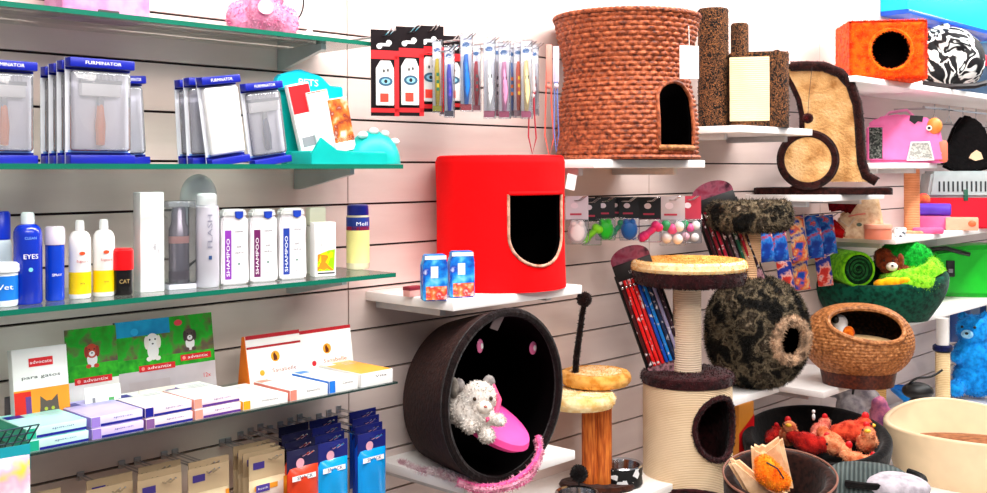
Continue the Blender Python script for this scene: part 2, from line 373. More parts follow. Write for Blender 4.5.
# turquoise counter display
s = S(320, .18); t = thing('counter_display', 'turquoise cardboard counter display with paw shaped end on glass shelf', 'display', at(322, .15, Z2), 0)
b = B(); b.box((-.085, -.075, 0), (.115, .03, .028), TEAL, .004)
b.prism([(-.085, .02), (-.06, .055), (-.02, .03), (.03, .026), (.115, .024), (.115, 0), (-.085, 0)], -.078, -.072, TEAL, .001); b.build('tray', t)
b = B(); b.prism([(-.12, .155), (-.105, .185), (-.055, .2), (.0, .188), (.03, .165), (.058, .17), (.06, .13), (-.02, .135), (-.07, .155)], .0, .02, plain('06b7cf', .3), .003)
b.box((-.10, .012, .02), (.055, .018, .17), TEAL); b.text('PETS', .02, TXW, -.035, .172, -.001, width=.05); b.build('header', t)
b = B(); b.grid(lambda u, v: (.115+.07*math.cos(PI*v/2)*math.cos(2*PI*u), -.03+.045*math.cos(PI*v/2)*math.sin(2*PI*u), .001+.074*math.sin(PI*v/2)), 36, 12, TEAL, cu=True)
for k, (x, z) in enumerate(((.075, .068), (.105, .077), (.135, .072), (.165, .055))): b.ell((x, -.045, z-.004), (.011, .011, .008), WHITE)
b.build('paw_end', t)
PHO1 = patches('puppy_print', [(0, 'ffffff'), (.36, 'f2c8a8'), (.48, 'e87828'), (.62, '8a2c14'), (.8, 'fff4ea')], 38, 'noise', 'LINEAR')
for i, (dx, lean, mm) in enumerate(((-.045, -12, 0), (-.005, -12, 1), (.035, -10, 2))):
    q = thing('comb_box', ['red edged carton standing first in turquoise display', 'white slanted carton standing in turquoise display', 'puppy photo carton standing in turquoise display'][i], 'carton', Vector(t.location)+Vector((dx, -.022-.006*i, .029)), 0, 'cartons in the turquoise display', rot=(math.radians(-4), math.radians(lean), 0))
    B().box((-.027, -.006, 0), (.027, .006, .142-.014*i), (PAPER, PAPER, PAPER)[mm], .001).rect(-.026, (.08, .125, .02)[mm], .026, (.138, .127, .112)[mm], -.0066, (RED, PHO1, PHO1)[mm]).rect(-.02, .01, .02, .03, -.0066, (GREY, PAPER, PAPER)[mm]).build('box', q)

# ------------------------------------------------------------------ bottles on the third shelf
def lat(b, prof, m, n=28, sx=1, sy=1, M=None): return b.lathe(prof, m, n, sx=sx, sy=sy, M=M)
def bottle(px, d, wpx, top, bot, label, body, cap, capfrac=.14, neck=.5, shoulder=.1, name='bottle', flat=1, band=None, word=None, wc=TXW, extra=None, cat='bottle', rz=None, capr=None, dome=False):
    s = S(px, d); W = wpx*s/2; H = zat(px, top, d)-Z3; hb = H*(1-capfrac)
    t = thing(name, label, cat, at(px, d, Z3), face(px)*.5 if rz is None else rz, 'bottles and cans on the glass shelf')
    b = B(); sh = shoulder*H
    pr_ = [(W*.2, .0004), (W*.93, .0006), (W, .004), (W, hb-sh)]+[(W*(neck+(1-neck)*math.cos(a)), hb-sh+sh*math.sin(a)) for a in (.3, .6, .9, 1.2, 1.5)]+[(W*neck, hb)]
    lat(b, pr_, body, sy=flat)
    if band:
        for z0, z1, mm in band:
            lat(b, [(W*1.006, z0*H), (W*1.006, z1*H)], mm, sy=flat); 
    if word: b.text(word[0], word[2], wc, 0, word[1]*H, -W*flat*1.02-.0008, vert=len(word) > 3, width=(W*1.0 if len(word) < 4 else H*.35))
    if extra: extra(b, W, H)
    b.build('body', t)
    cr = W*(capr or neck*1.15); c = B(); lat(c, [(cr*.98, hb+.0002), (cr, hb+.003), (cr*.97, H-.004), (cr*.8, H-.0005), (cr*.3, H)] if not dome else [(cr, hb+.0002)]+[(cr*math.cos(q), hb+.006+(H-hb-.006)*math.sin(q)) for q in arc(0, 1.5, 8)], cap); c.build('cap', t)
    return t
BL = plain('0a2fb4', .2, coat=.4); BLD = plain('0b2a90', .25); 
bottle(0, .10, 22, 211, 262, 'blue capped spray bottle behind the white jar at left edge', plain('e6ecf8', .3), plain('1038d8', .3), .32, .8, band=[(.1, .4, BLD)])
bottle(2, .19, 30, 262, 306, 'white jar with blue label at left edge of the glass shelf', plain('e8eef4', .3), plain('f4f8fa', .3), .22, .97, .03, name='jar', band=[(.15, .7, plain('1a78d8', .3))], word=('Vet', .45, .012), cat='jar')
bottle(28, .19, 27, 212, 304, 'rounded blue shampoo bottle with white cap, lettered EYES', BL, plain('e9f4f6', .35), .13, .42, .12, word=('EYES', .52, .011), extra=lambda b, W, H: (b.disc(0, .38*H, .0035, .0035, -W*1.02-.0006, plain('7fd8f4')), b.text('CLEAN', .006, plain('7fb4f4'), 0, .72*H, -W*1.02-.0006)))
bottle(55, .18, 18, 226, 302, 'slim blue can with pale cap beside the rounded blue bottle', plain('0b3fc4', .25), plain('d9cdd8', .3), .25, .95, .01, name='spray_can', word=('SPRAY', .35, .006), cat='spray can')
YEL = plain('ffd400', .4)
for px, tp, bt, lb in ((80, 220, 300, 'white pump bottle with yellow lower label, beside the blue can'), (104, 219, 297, 'white pump bottle with yellow label, touching the red topped can')):
    bottle(px, .18, 21, tp, bt, lb, plain('f5f1ee', .35), plain('f8f6f4', .3), .14, .42, .13, band=[(.06, .34, YEL)], word=('Bogacare', .48, .006), wc=plain('c0281c'), extra=lambda b, W, H: (b.disc(0, .58*H, .005, .003, -W*1.02-.0006, plain('f05020')), b.text('spray', .004, TXT, 0, .2*H, -W*1.02-.0012)), capr=.42)
bottle(122, .19, 20, 248, 298, 'small black can with wide red lid', plain('120c0c', .25), plain('ee0a12', .3), .46, .99, .01, name='spray_can', word=('CAT', .3, .01), wc=plain('c0a060'), cat='spray can')
s = S(149, .17); t = thing('tall_carton', 'tall plain white carton in the bottle row', 'carton', at(149, .17, Z3), face(149)*.35); H = zat(149, 192, .17)-Z3
B().box((-12*s, -.02, 0), (12*s, .02, H), WHITE, .002).text('silky', .008, plain('9a9aa8'), .004, .45*H, -.0206, True).text('coat', .006, plain('9a9aa8'), .011, .40*H, -.0206, True).build('box', t)
s = S(179, .17); t = thing('boxed_spray', 'silver spray can inside a clear square carton', 'spray can', at(179, .17, Z3), face(179)*.4); H = zat(179, 201, .17)-Z3
B().lathe([(.017, .002), (.0185, .006), (.0185, H*.68), (.014, H*.74), (.013, H*.9), (.011, H*.93)], plain('a79ba4', .25, metal=.6)).lathe([(.0188, H*.52), (.0188, H*.6)], plain('e8a8a0')).lathe([(.0188, H*.1), (.0188, H*.2)], plain('6c5c68')).build('can', t)
B().box((-.025, -.023, 0), (.025, .023, H), CLEAR, .001).box((-.0255, -.0235, H*.93), (.0255, .0235, H), FROST, .001).box((-.0255, -.0235, 0), (.0255, .0235, H*.06), plain('cfd0da', .4), .001).build('clear_carton', t)
bottle(199, .11, 36, 174, 292, 'large white bottle with domed cap behind the tall spray can', plain('c6c2c8', .3), plain('e9ecec', .25), .24, .97, .02, capr=1.0, dome=True)
bottle(207, .19, 24, 193, 290, 'tall silver white spray can lettered FLASH', plain('d4d0da', .25, metal=.2), plain('f2f4f6', .25), .13, .8, .02, name='spray_can', word=('FLASH', .60, .013, 1), wc=plain('8c8a9c'), extra=lambda b, W, H: b.rect(-.003, .30*H, .003, .34*H, -W*1.02-.0006, plain('244a80')), cat='spray can', capr=.86)
def shampoo(px, top, bot, col, label):
    s = S(px, .18); W = 14*s*1.04; H = zat(px, top, .18)-Z3; t = thing('shampoo_bottle', label, 'bottle', at(px, .18, Z3), face(px)*.35, 'flat shampoo bottles')
    b = B(); out = [(-W*.9, 0), (-W, .006), (-W*.93, H*.6), (-W*.98, H*.8), (-W*.9, H*.9)]; out = out+[(-x, z) for x, z in out[::-1]]
    b.prism(out, -.013, .013, plain('ece7ea', .35), .003)
    b.rect(-W*.74, H*.07, -W*.28, H*.72, -.0135, col); b.text('SHAMPOO', .009, TXW, -W*.51, H*.36, -.014, True, width=H*.5)
    b.text('DERMA', .005, TXT, W*.28, H*.7, -.0136); b.text('soft', .006, TXT, W*.25, H*.5, -.0136); b.text('dog & cat', .0045, TXT, W*.28, H*.42, -.0136); b.disc(W*.25, H*.27, .002, .002, -.0136, plain('2c7a60')); b.text('200 ml', .004, TXT, W*.28, H*.12, -.0136)
    b.build('body', t)
    c = B(); c.prism([(-W*.86, H*.895), (-W*.84, H*.97), (-W*.7, H), (W*.7, H), (W*.84, H*.97), (W*.86, H*.895)], -.0135, .0135, WHITE, .003)
    c.prism([(-W*.05, H*.97), (W*.55, H*.97), (W*.52, H*.89), (W*.25, H*.865), (-W*.02, H*.89)], -.0165, -.0136, plain('0c3cb8'), .0008); c.build('cap', t)
shampoo(233, 209, 288, plain('8a2fa8'), 'flat white shampoo bottle with light purple strip')
shampoo(262, 209, 286, plain('6c0a58'), 'flat white shampoo bottle with dark plum strip')
shampoo(291, 208, 283, plain('12389c'), 'flat white shampoo bottle with blue strip')
s = S(318, .15); t = thing('lotion_bottle', 'pale yellow capped lotion bottle behind the white box with green print', 'bottle', at(316, .13, Z3), face(316)*.4); H = zat(316, 207, .13)-Z3
B().box((-.020, -.014, 0), (.020, .014, H*.72), plain('e0dcd4', .35), .004).build('body', t); B().box((-.019, -.013, H*.72), (.019, .013, H), plain('f4f6dc', .35), .004).build('cap', t)
t = thing('lotion_carton', 'white carton with yellow green flower print in the bottle row', 'carton', at(323, .19, Z3), face(323)*.35); H = zat(323, 222, .19)-Z3
B().box((-.024, -.014, 0), (.024, .014, H), WHITE, .003).prism([(-.019, .012), (.018, .012), (.021, .056), (.006, .054), (-.018, .046)], -.0147, -.0143, patches('flower_print', [(0, '9ae000'), (.3, 'ffd800'), (.55, 'ff8a1c'), (.75, 'c8f000')], 70)).rect(-.018, .006, .02, .0085, -.0146, BLACK).text('natural', .006, GREY, -.01, H*.62, -.0146, True).build('box', t)
bottle(358, .12, 23, 204, 275, 'clear yellow bottle with navy cap at right end of the glass shelf', plain('e8dcb8', .25), plain('0a1c8c', .3), .17, .88, .04, band=[(.1, .6, plain('fff09a', .4)), (.6, .8, plain('123a9c')), (.6, .66, plain('d8142c'))], word=('Mell', .7, .012), capr=.95)

# ------------------------------------------------------------------ boxes and cards on the lowest glass shelf
def medbox(x0p, x1p, d0, d1, z, h, label, topm, sidem, endm, strip=None, word='spot-on', group='flat medicine boxes on the lowest glass shelf', rz=0):
    a = at(x0p, d1, z); c = at(x1p, d1, z); w_ = c.x-a.x; t = thing('medicine_box', label, 'box', (a.x+w_/2, -(d0+d1)/2, z), rz, group)
    D = d1-d0; b = B(); b.box((-w_/2+.0006, -D/2, 0), (w_/2-.0006, D/2, h-.0004), sidem, .0008)
    b.add([(-w_/2+.002, -D/2+.002, h), (w_/2-.002, -D/2+.002, h), (w_/2-.002, D/2-.002, h), (-w_/2+.002, D/2-.002, h)], [(0, 1, 2, 3)], topm)
    b.rect(-w_/2+.001, .001, -w_/2+.016, h-.001, -D/2-.0005, endm)
    b.add([(-w_/2-.0004, -D/2, .001), (-w_/2-.0004, D/2, .001), (-w_/2-.0004, D/2, h-.001), (-w_/2-.0004, -D/2, h-.001)], [(3, 2, 1, 0)], endm)
    if strip: b.rect(-w_/2+.017, .0008, w_/2-.001, h*.28, -D/2-.0005, strip)
    b.text(word, h*.26, strip or TXT, .010, h*.66, -D/2-.0006, width=w_*.36)
    M_ = TR(0, 0, h+.0004) @ RX(-PI/2)
    b.rect(-w_/2+.004, D/2-.028, -w_/2+.030, D/2-.008, -.0001, endm, M=M_) if False else None
    b.add([(-w_/2+.004, D/2-.04, h+.0003), (-w_/2+.032, D/2-.04, h+.0003), (-w_/2+.032, D/2-.015, h+.0003), (-w_/2+.004, D/2-.015, h+.0003)], [(0, 1, 2, 3)], strip or endm)
    for k in range(3): b.add([(.0, D/2-.03-.012*k, h+.0003), (w_/2-.012, D/2-.03-.012*k, h+.0003), (w_/2-.012, D/2-.027-.012*k, h+.0003), (.0, D/2-.027-.012*k, h+.0003)], [(0, 1, 2, 3)], plain('b8b8c8'))
    b.build('carton', t)
    return t
AQ = plain('a6e6dc', .45); GRN = plain('12b08c', .4); VIO = plain('dccbf4', .45); VI2 = plain('9c80d8'); PNK = plain('fbe4ea', .45); PCH = plain('f0a08c'); NV = plain('141a90', .4)
hb = .0185
medbox(29, 89, .12, .243, Z4, hb, 'lower green and white medicine box of the leftmost stack', AQ, plain('c8f0ea'), GRN, NV)
medbox(26, 87, .115, .238, Z4+hb+.0008, hb, 'upper green and white medicine box of the leftmost stack', AQ, plain('c8f0ea'), GRN, NV)
medbox(92, 144, .10, .243, Z4, hb, 'lower lilac medicine box of the second stack', VIO, VIO, VI2, NV)
medbox(91, 143, .095, .24, Z4+hb+.0008, hb, 'upper lilac medicine box of the second stack', plain('c0b4ee'), plain('e4dcfa'), VI2, NV)
medbox(146, 193, .10, .243, Z4, hb, 'lower white and navy medicine box of the third stack', PAPER, PNK, plain('8a5c9c'), NV)
medbox(145, 192, .095, .24, Z4+hb+.0008, hb, 'upper white and navy medicine box of the third stack', PAPER, PNK, NV, NV)
medbox(195, 241, .10, .243, Z4, hb, 'lower peach ended medicine box of the fourth stack', PAPER, PNK, PCH, plain('5c2c8c'))
medbox(194, 240, .095, .24, Z4+hb+.0008, hb, 'upper peach ended medicine box of the fourth stack', PAPER, PNK, PCH, plain('5c2c8c'))
medbox(243, 288, .10, .243, Z4, hb, 'white medicine box with yellow orange end', PAPER, PAPER, plain('ffae18'), None, 'Milbemax', rz=0)
medbox(290, 328, .10, .243, Z4, hb+.004, 'white medicine box with coral end, next to the yellow ended one', PAPER, PAPER, plain('f08a78'), None, 'Sanabelle')
medbox(329, 358, .10, .243, Z4, hb+.008, 'white medicine box with bright blue end', PAPER, PAPER, plain('1c7ae0'), None, 'Canina')
t = medbox(361, 393, .08, .243, Z4, hb+.010, 'white box with orange top at right end of the lowest glass shelf', plain('ffa838'), PAPER, PAPER, None, 'Vita')
def card(x0p, x1p, top, bot, d, label, cat='card', lean=8, th=.002, name='display_card', base=PAPER, fn=None, z=Z4):
    a = at(x0p, d, z+.05); c = at(x1p, d, z+.05); w_ = c.x-a.x; px = (x0p+x1p)/2; H = (zat(px, top, d)-z)
    t = thing(name, label, cat, (a.x+w_/2, -d, z), 0, 'upright cards and cartons on the lowest glass shelf', rot=(math.radians(-lean), 0, 0))
    b = B(); b.box((-w_/2, -th, 0), (w_/2, 0, H), base, .0005)
    if fn: fn(b, w_, H, -th-.0004)
    b.build('panel', t); return t
GRASS = patches('garden_print', [(0, '1c3c14'), (.35, '2f8a1c'), (.5, '18b024'), (.62, '6a5a40'), (.75, '2a4c50')], 26, 'noise', 'LINEAR', detail=4)
LAWN = patches('lawn_print', [(.3, '0f8a1c'), (.7, '3cc828')], 60, 'noise', 'LINEAR')
SKYP = patches('sky_print', [(.35, '0c7cb8'), (.6, '18a8d8')], 20, 'noise', 'LINEAR')
def dogp(b, x, z, s, y, c1, c2):   # little printed dog: ears, head, chest, muzzle
    w1, w2 = plain(c1), plain(c2)
    b.disc(x, z-.012*s, .008*s, .012*s, y, WHITE); b.disc(x-.0085*s, z-.001*s, .0032*s, .0085*s, y-.0003, w2); b.disc(x+.0085*s, z-.001*s, .0032*s, .0085*s, y-.0003, w2); b.disc(x-.006*s, z-.022*s, .004*s, .003*s, y-.0001, w1); b.disc(x+.006*s, z-.022*s, .004*s, .003*s, y-.0001, w1)
    b.disc(x, z, .0095*s, .0105*s, y-.0002, w1); b.disc(x, z-.004*s, .0045*s, .004*s, y-.0003, WHITE)
    b.disc(x, z-.003*s, .0014*s, .001*s, y-.0004, BLACK)
    for e in (-1, 1): b.disc(x+e*.0038*s, z+.0025*s, .0012*s, .0012*s, y-.0004, BLACK)
def logo(b, x, z, w_, y, t='advantix'):
    b.rect(x-w_/2, z-.006, x+w_/2, z+.006, y, plain('e0141c')); b.text(t, .0085, TXW, x+w_*.06, z, y-.0003, width=w_*.66); b.disc(x-w_*.39, z, .0035, .0035, y-.0002, plain('ff9a90'))
def adcard(b, w_, H, y):
    b.rect(-w_/2, H*.42, w_/2, H, y, GRASS); b.rect(-w_/2, H*.42, w_/2, H*.6, y-.0001, LAWN); dogp(b, 0, H*.74, 1.25, y-.0002, 'c8401c', 'a02c14')
    logo(b, 0, H*.42, w_*.72, y-.0004); b.text('spot-on', .006, GREY, .01, H*.32, y); b.text('para perros', .005, GREY, .01, H*.26, y)
card(69, 121, 328, 405, .09, 'tall card with red and white puppy print and red banner', fn=adcard)
def adwide(b, w_, H, y):
    b.rect(-w_/2, H*.42, w_/2, H, y, GRASS); b.rect(-w_/2, H*.82, w_*.05, H, y-.0001, SKYP); b.rect(-w_/2, H*.42, w_/2, H*.56, y-.0001, LAWN)
    b.rect(-w_/2, 0, -w_/2+.004, H, y-.0003, BLACK)
    dogp(b, -w_*.13, H*.74, 1.5, y-.0002, 'f4f0ec', 'f0e8e0'); dogp(b, w_*.25, H*.76, 1.25, y-.0002, '54403c', '3c2c28')
    b.disc(-w_*.3, H*.87, .008, .007, y-.0003, plain('18b4e8')); b.disc(w_*.14, H*.92, .009, .006, y-.0003, plain('f03c50'))
    logo(b, -w_*.1, H*.44, w_*.36, y-.0004); logo(b, w_*.3, H*.5, w_*.32, y-.0004); b.rect(-w_*.38, H*.2, w_*.02, H*.3, y, plain('c8bcc0')); b.text('12x', .012, RED, w_*.4, H*.26, y)
card(118, 217, 318, 402, .08, 'wide card with two dogs on grass and two red banners', fn=adwide, base=plain('cfc6cc', .5))
def catcard(b, w_, H, y):
    b.rect(-w_/2, 0, w_/2, H*.52, y, plain('ff9a20', .5)); b.rect(-w_/2, .0, -w_*.2, H*.5, y-.0001, plain('e02010')); b.rect(-w_*.3, .02, -w_*.2, H*.44, y-.0002, plain('6a3c88'))
    g = plain('5c5048'); b.disc(w_*.12, H*.25, .017, .017, y-.0002, g)
    for e in (-1, 1): b.add([(w_*.12+e*.016, y-.0003, H*.25+.006), (w_*.12+e*.004, y-.0003, H*.25+.016), (w_*.12+e*.015, y-.0003, H*.25+.026)], [(0, 1, 2)], g); b.disc(w_*.12+e*.006, H*.27, .003, .003, y-.0004, plain('b8c040'))
    b.disc(w_*.12, H*.21, .006, .004, y-.0004, plain('b0a498')); b.rect(-.02, H*.78, .022, H*.88, y-.0001, plain('e0141c')); b.text('advocate', .008, TXW, .001, H*.83, y-.0003, width=.038)
    b.text('para gatos', .008, TXT, .0, H*.66, y-.0003, width=w_*.7)
card(12, 67, 348, 425, .12, 'white carton with grey kitten on orange and a red banner', cat='carton', th=.018, fn=catcard)
def smallc(b, w_, H, y): b.rect(-w_*.3, H*.25, -w_*.22, H*.7, y, GREY); b.rect(w_*.15, H*.3, w_*.3, H*.65, y, plain('58b060')); b.text('test', .008, GREY, -.005, H*.5, y)
card(86, 122, 386, 412, .135, 'small white price card before the puppy card', fn=smallc, z=Z4+.001)
card(140, 176, 388, 410, .13, 'small cream card before the two dog card', fn=smallc, base=plain('e9dccc', .5), z=Z4+.001)
def sana(bc, side):
    def f(b, w_, H, y):
        b.rect(-w_/2, H*.93, w_/2, H, y, plain('b01420')); b.rect(-w_/2, H*.76, w_/2, H*.80, y, plain('b01420')) if side else None
        b.disc(0, H*.58, .011, .011, y, plain('f0a020')); b.prism([(-.005, H*.58-.008), (-.005, H*.58+.004), (-.002, H*.58+.009), (.001, H*.58+.004), (.004, H*.58-.001), (.004, H*.58-.008)], y-.0004, y-.0002, plain('5c2008'))
        b.disc(-w_*.27, H*.32, .006, .006, y, bc); b.text('Sanabelle', .012, plain('a03818'), w_*.14, H*.33, y, width=w_*.45)
    return f
t = card(251, 305, 333, 392, .12, 'white Sanabelle carton with orange side and gold cat seal'.replace('Sanabelle ', ''), cat='carton', lean=12, fn=sana(plain('f0a020'), 1))
hw_ = max(v.co.x for v in t.children[0].data.vertices); hh_ = max(v.co.z for v in t.children[0].data.vertices)
B().prism([(.050, 0), (0, 0), (0, hh_), (.008, hh_)], -.0015, .0015, plain('f07818', .45)).build('side_panel', t, (-hw_, 0, 0), PI/2, label='orange side panel')
t = card(303, 354, 328, 378, .10, 'white carton with dark red top edge, behind the gold seal carton', cat='carton', lean=9, fn=sana(plain('c81428'), 0))
hw_ = max(v.co.x for v in t.children[0].data.vertices); hh_ = max(v.co.z for v in t.children[0].data.vertices)
B().prism([(.045, 0), (0, 0), (0, hh_), (.008, hh_)], -.0015, .0015, plain('a01024', .45)).build('side_panel', t, (-hw_, 0, 0), PI/2, label='dark red side panel')
t = thing('navy_box', 'dark navy box standing behind the left green boxes', 'box', at(22, .10, Z4))
B().box((-.022, -.02, 0), (.018, .02, .062), plain('0c1030', .4), .001).rect(-.01, .015, .01, .03, -.0205, plain('3048b0')).build('carton', t)

# ------------------------------------------------------------------ pegs and bags under the lowest shelf
def pouch(b, w_, h, t_, m, z0=0, y0=0, M=None, seal=.12):
    def fn(sgn):
        def f(u, v):
            x = (u-.5)*w_; z = z0+v*h; k = (max(0, 1-(2*u-1)**4))*(max(0, min(1, (v)/seal, (1-v)/seal)))**.6
            k *= 1+.12*math.sin(9*u+5*v)
            return (x, y0+sgn*(t_/2*k+.0004), z)
        return f
    b.grid(fn(-1), 12, 14, m, M=M); b.grid(lambda u, v: fn(1)(1-u, v), 12, 14, m, M=M); return b
def peg(x, z, L, label, group):
    t = thing('peg_hook', label, 'hook', (x, 0, z), 0, group)
    B().box((-.007, -.004, -.008), (.007, .0, .008), plain('b8b8bc', .3, metal=.8), .001).build('plate', t)
    b = B(); 
    for e in (-.005, .005): b.tube([(e, -.003, 0), (e, -L+.02, 0), (e, -L, .012)], .0016, CHROME, 6)
    b.build('prong', t); return t
group_hook = {'cardboard topped chew bags on pegs': 'holding chew bags', 'snack bags on pegs': 'holding snack bags', 'black and red dog toothbrush cards': 'holding toothbrush cards', 'clear toothbrush tubes on pegs': 'holding toothbrush tubes', 'small toy cards under the wicker basket': 'holding small toy cards'}
gp = 'double peg hooks under the lowest glass shelf'
ZP = .936
HUNG = {}
def hang(key, p, ztop): HUNG.setdefault(key, []).append((p.x, ztop, -p.y))
NTH = ['leftmost', 'second from left', 'third from left', 'fourth from left', 'fifth from left', 'sixth from left', 'seventh from left', 'eighth from left', 'ninth from left', 'tenth from left', 'eleventh from left', 'twelfth from left', 'thirteenth from left', 'fourteenth from left', 'fifteenth from left']
def make_pegs():
    for (key, dz), items in HUNG.items():
        items.sort(); cl = []
        for it in items:
            if cl and it[0]-cl[-1][0][0] < .022 and abs(it[1]-cl[-1][0][1]) < .02: cl[-1].append(it)
            else: cl.append([it])
        for i, c in enumerate(cl):
            peg(sum(q[0] for q in c)/len(c), min(q[1] for q in c)-dz, max(q[2] for q in c)+.03, 'wire peg %s, %s' % (key, NTH[min(i, 14)]), 'wire peg hooks '+key)
def bag_front(fn, w_, h, name, label, px, d, z, cat='bag', group='cardboard topped chew bags on pegs', tt=.012, rz=0):
    hang((group_hook.get(group, 'for '+group), .012), at(px, d, z), z+h)
    t = thing(name, label, cat, at(px, d, z), rz, group); b = B(); fn(b, w_, h, tt); b.build('pack', t); return t
def khaki(b, w_, h, tt):
    pouch(b, w_, h*.72, tt, plain('f0d8b0', .45)); b.box((-w_/2, -.001, h*.72), (w_/2, .001, h), plain('dcc098', .6))
    b.rect(-w_*.42, h*.06, w_*.42, h*.66, -tt/2-.002, plain('f0e2d4')); b.rect(-w_*.42, h*.6, w_*.2, h*.66, -tt/2-.003, plain('f0a030')); b.rect(w_*.36, h*.0, w_*.45, h*.7, -tt/2-.0025, plain('e89020'))
    b.rect(-w_*.38, h*.58, -w_*.02, h*.665, -tt/2-.0036, plain('4c3c98')); b.text('bosch', .006, TXW, -w_*.2, h*.622, -tt/2-.004, width=w_*.25)
    b.rect(-w_*.4, h*.84, -w_*.1, h*.92, -.002, plain('4c3c98')); b.text('natural chew', .007, TXT, 0, h*.4, -tt/2-.0036, width=w_*.6)
kh = [(36, .10, .80), (110, .14, .795), (110, .10, .80), (160, .17, .80), (160, .13, .80), (160, .09, .80), (209, .17, .80), (209, .13, .80), (268, .18, .80), (262, .15, .80), (257, .12, .80), (252, .09, .80)]
kl = ['cream chew bag at far left under the boxes', 'front cream chew bag of the second peg', 'rear cream chew bag of the second peg', 'front cream chew bag of the third peg', 'middle cream chew bag of the third peg', 'rear cream chew bag of the third peg', 'front amber edged chew bag of the fourth peg', 'rear amber edged chew bag of the fourth peg', 'foremost khaki chew bag beside the red ones', 'second khaki chew bag beside the red ones', 'third khaki chew bag beside the red ones', 'rearmost khaki chew bag beside the red ones']
for (px, d, z), lb in zip(kh, kl): bag_front(khaki, .088, .17, 'chew_bag', lb, px, d, z-.03)
def snack(cbody, chead, cw):
    def f(b, w_, h, tt):
        pouch(b, w_, h*.80, tt, cbody); b.box((-w_/2, -.001, h*.74), (w_/2, .001, h), chead); b.disc(-w_*.1, h*.84, w_*.13, w_*.13, -.0022, plain('f4b0c0')); b.rect(-w_*.45, h*.66, w_*.3, h*.72, -tt/2-.001, TXW); b.text(cw, .01, chead, -.004, h*.69, -tt/2-.0016, width=w_*.5)
    return f
i = 0
for px, cb, ch, lbs in ((303, plain('d83c18', .3), plain('141440'), 'orange red snack bag'), (333, plain('0aa0e8', .2), plain('101a70'), 'left turquoise snack bag'), (372, plain('0a9ae8', .2), plain('101a70'), 'right turquoise snack bag')):
    for k, nmz in enumerate(('front', 'second', 'third', 'rearmost')):
        bag_front(snack(cb if k < 1 or px != 372 else plain('0a50c8', .3), ch, 'SNACK'), .076, .172, 'snack_bag', '%s under the right end of glass shelf, %s on its peg' % (lbs, nmz), px-3*k, .225-.045*k, .775+.004*k, group='snack bags on pegs', tt=.024)
# packets at left edge
t = thing('treat_packet', 'teal and white treat packet with pink print at left edge', 'packet', at(0, .28, .925), math.radians(-5), 'treat packets at the left edge')
b = B(); pouch(b, .09, .135, .02, patches('treat_print', [(0, 'f4f6f6'), (.42, 'd8f0f0'), (.56, 'ffb8d0'), (.66, 'ffd84a')], 22, 'noise', 'LINEAR')); b.box((-.045, -.001, .11), (.045, .001, .15), plain('10a0b0')); b.build('pack', t)
t = thing('treat_packet', 'blue and pink treat packet hanging below the teal one', 'packet', at(-2, .285, .80), math.radians(-5), 'treat packets at the left edge')
b = B(); pouch(b, .09, .12, .02, patches('treat_print2', [(0, '2070c0'), (.5, 'e868a8'), (.6, 'f4f6f6')], 24, 'noise', 'LINEAR')); b.build('pack', t)
t = thing('net_tray', 'dark teal wire tray holding packets at left edge', 'tray', at(-6, .235, 1.058)); b = B()
for k in range(9): b.tube([(-.05+.0125*k, -.05, .045), (-.05+.0125*k, 0, 0)], .0013, plain('103c48', .4)); 
for k in range(4): b.tube([(-.05, -.05+.0166*k, .045-.015*k), (.05, -.05+.0166*k, .045-.015*k)], .0013, plain('103c48', .4))
b.build('wire_mesh', t)

# ------------------------------------------------------------------ pink pouches on the top shelf
t = thing('plush_pouch', 'pink fluffy plush pouch with dark cord on top glass shelf', 'plush toy', at(262, .12, Z1), face(262)*.6)
PK = plush('f8a8c8', 'f080ac', 50)
blob('body', [((0, 0, .05), (.048, .04, .05)), ((-.045, 0, .035), (.028, .026, .034)), ((.05, -.01, .03), (.024, .024, .032)), ((0, -.03, .05), (.034, .02, .034)), ((.02, -.02, .1), (.03, .03, .03))], PK, .004, 2500, .006, parent=t)
b = B(); b.disc(0, 0, .016, .015, -.0535, plush('ffd8e6', 'f8b8d0')); b.build('face_patch', t, (-.005, 0, .052))
b = B(); b.tube([(.055+.03*math.sin(a), -.01, .075-.045*math.cos(a)) for a in arc(-1.9, 1.9, 20)], .0018, BLACK, 6); b.build('cord', t); 
t = thing('plush_pouch', 'mauve and pink pouch above the left blue brush packs', 'plush toy', at(98, .09, Z1), 0)
b = B(); b.box((-.085, -.04, 0), (.085, .04, .12), plush('e8a0cc', 'c878a8', 30, .3), .008); b.box((-.02, -.045, .0), (.02, -.04, .015), BLACK, .002); b.build('body', t)
t = thing('small_figurine', 'tiny pale pink figurine right of the pink plush pouch', 'figurine', at(305, .10, Z1), 0); blob('body', [((0, 0, .012), (.015, .01, .012)), ((.012, 0, .022), (.008, .008, .008))], plain('f4d0d4'), .002, parent=t)

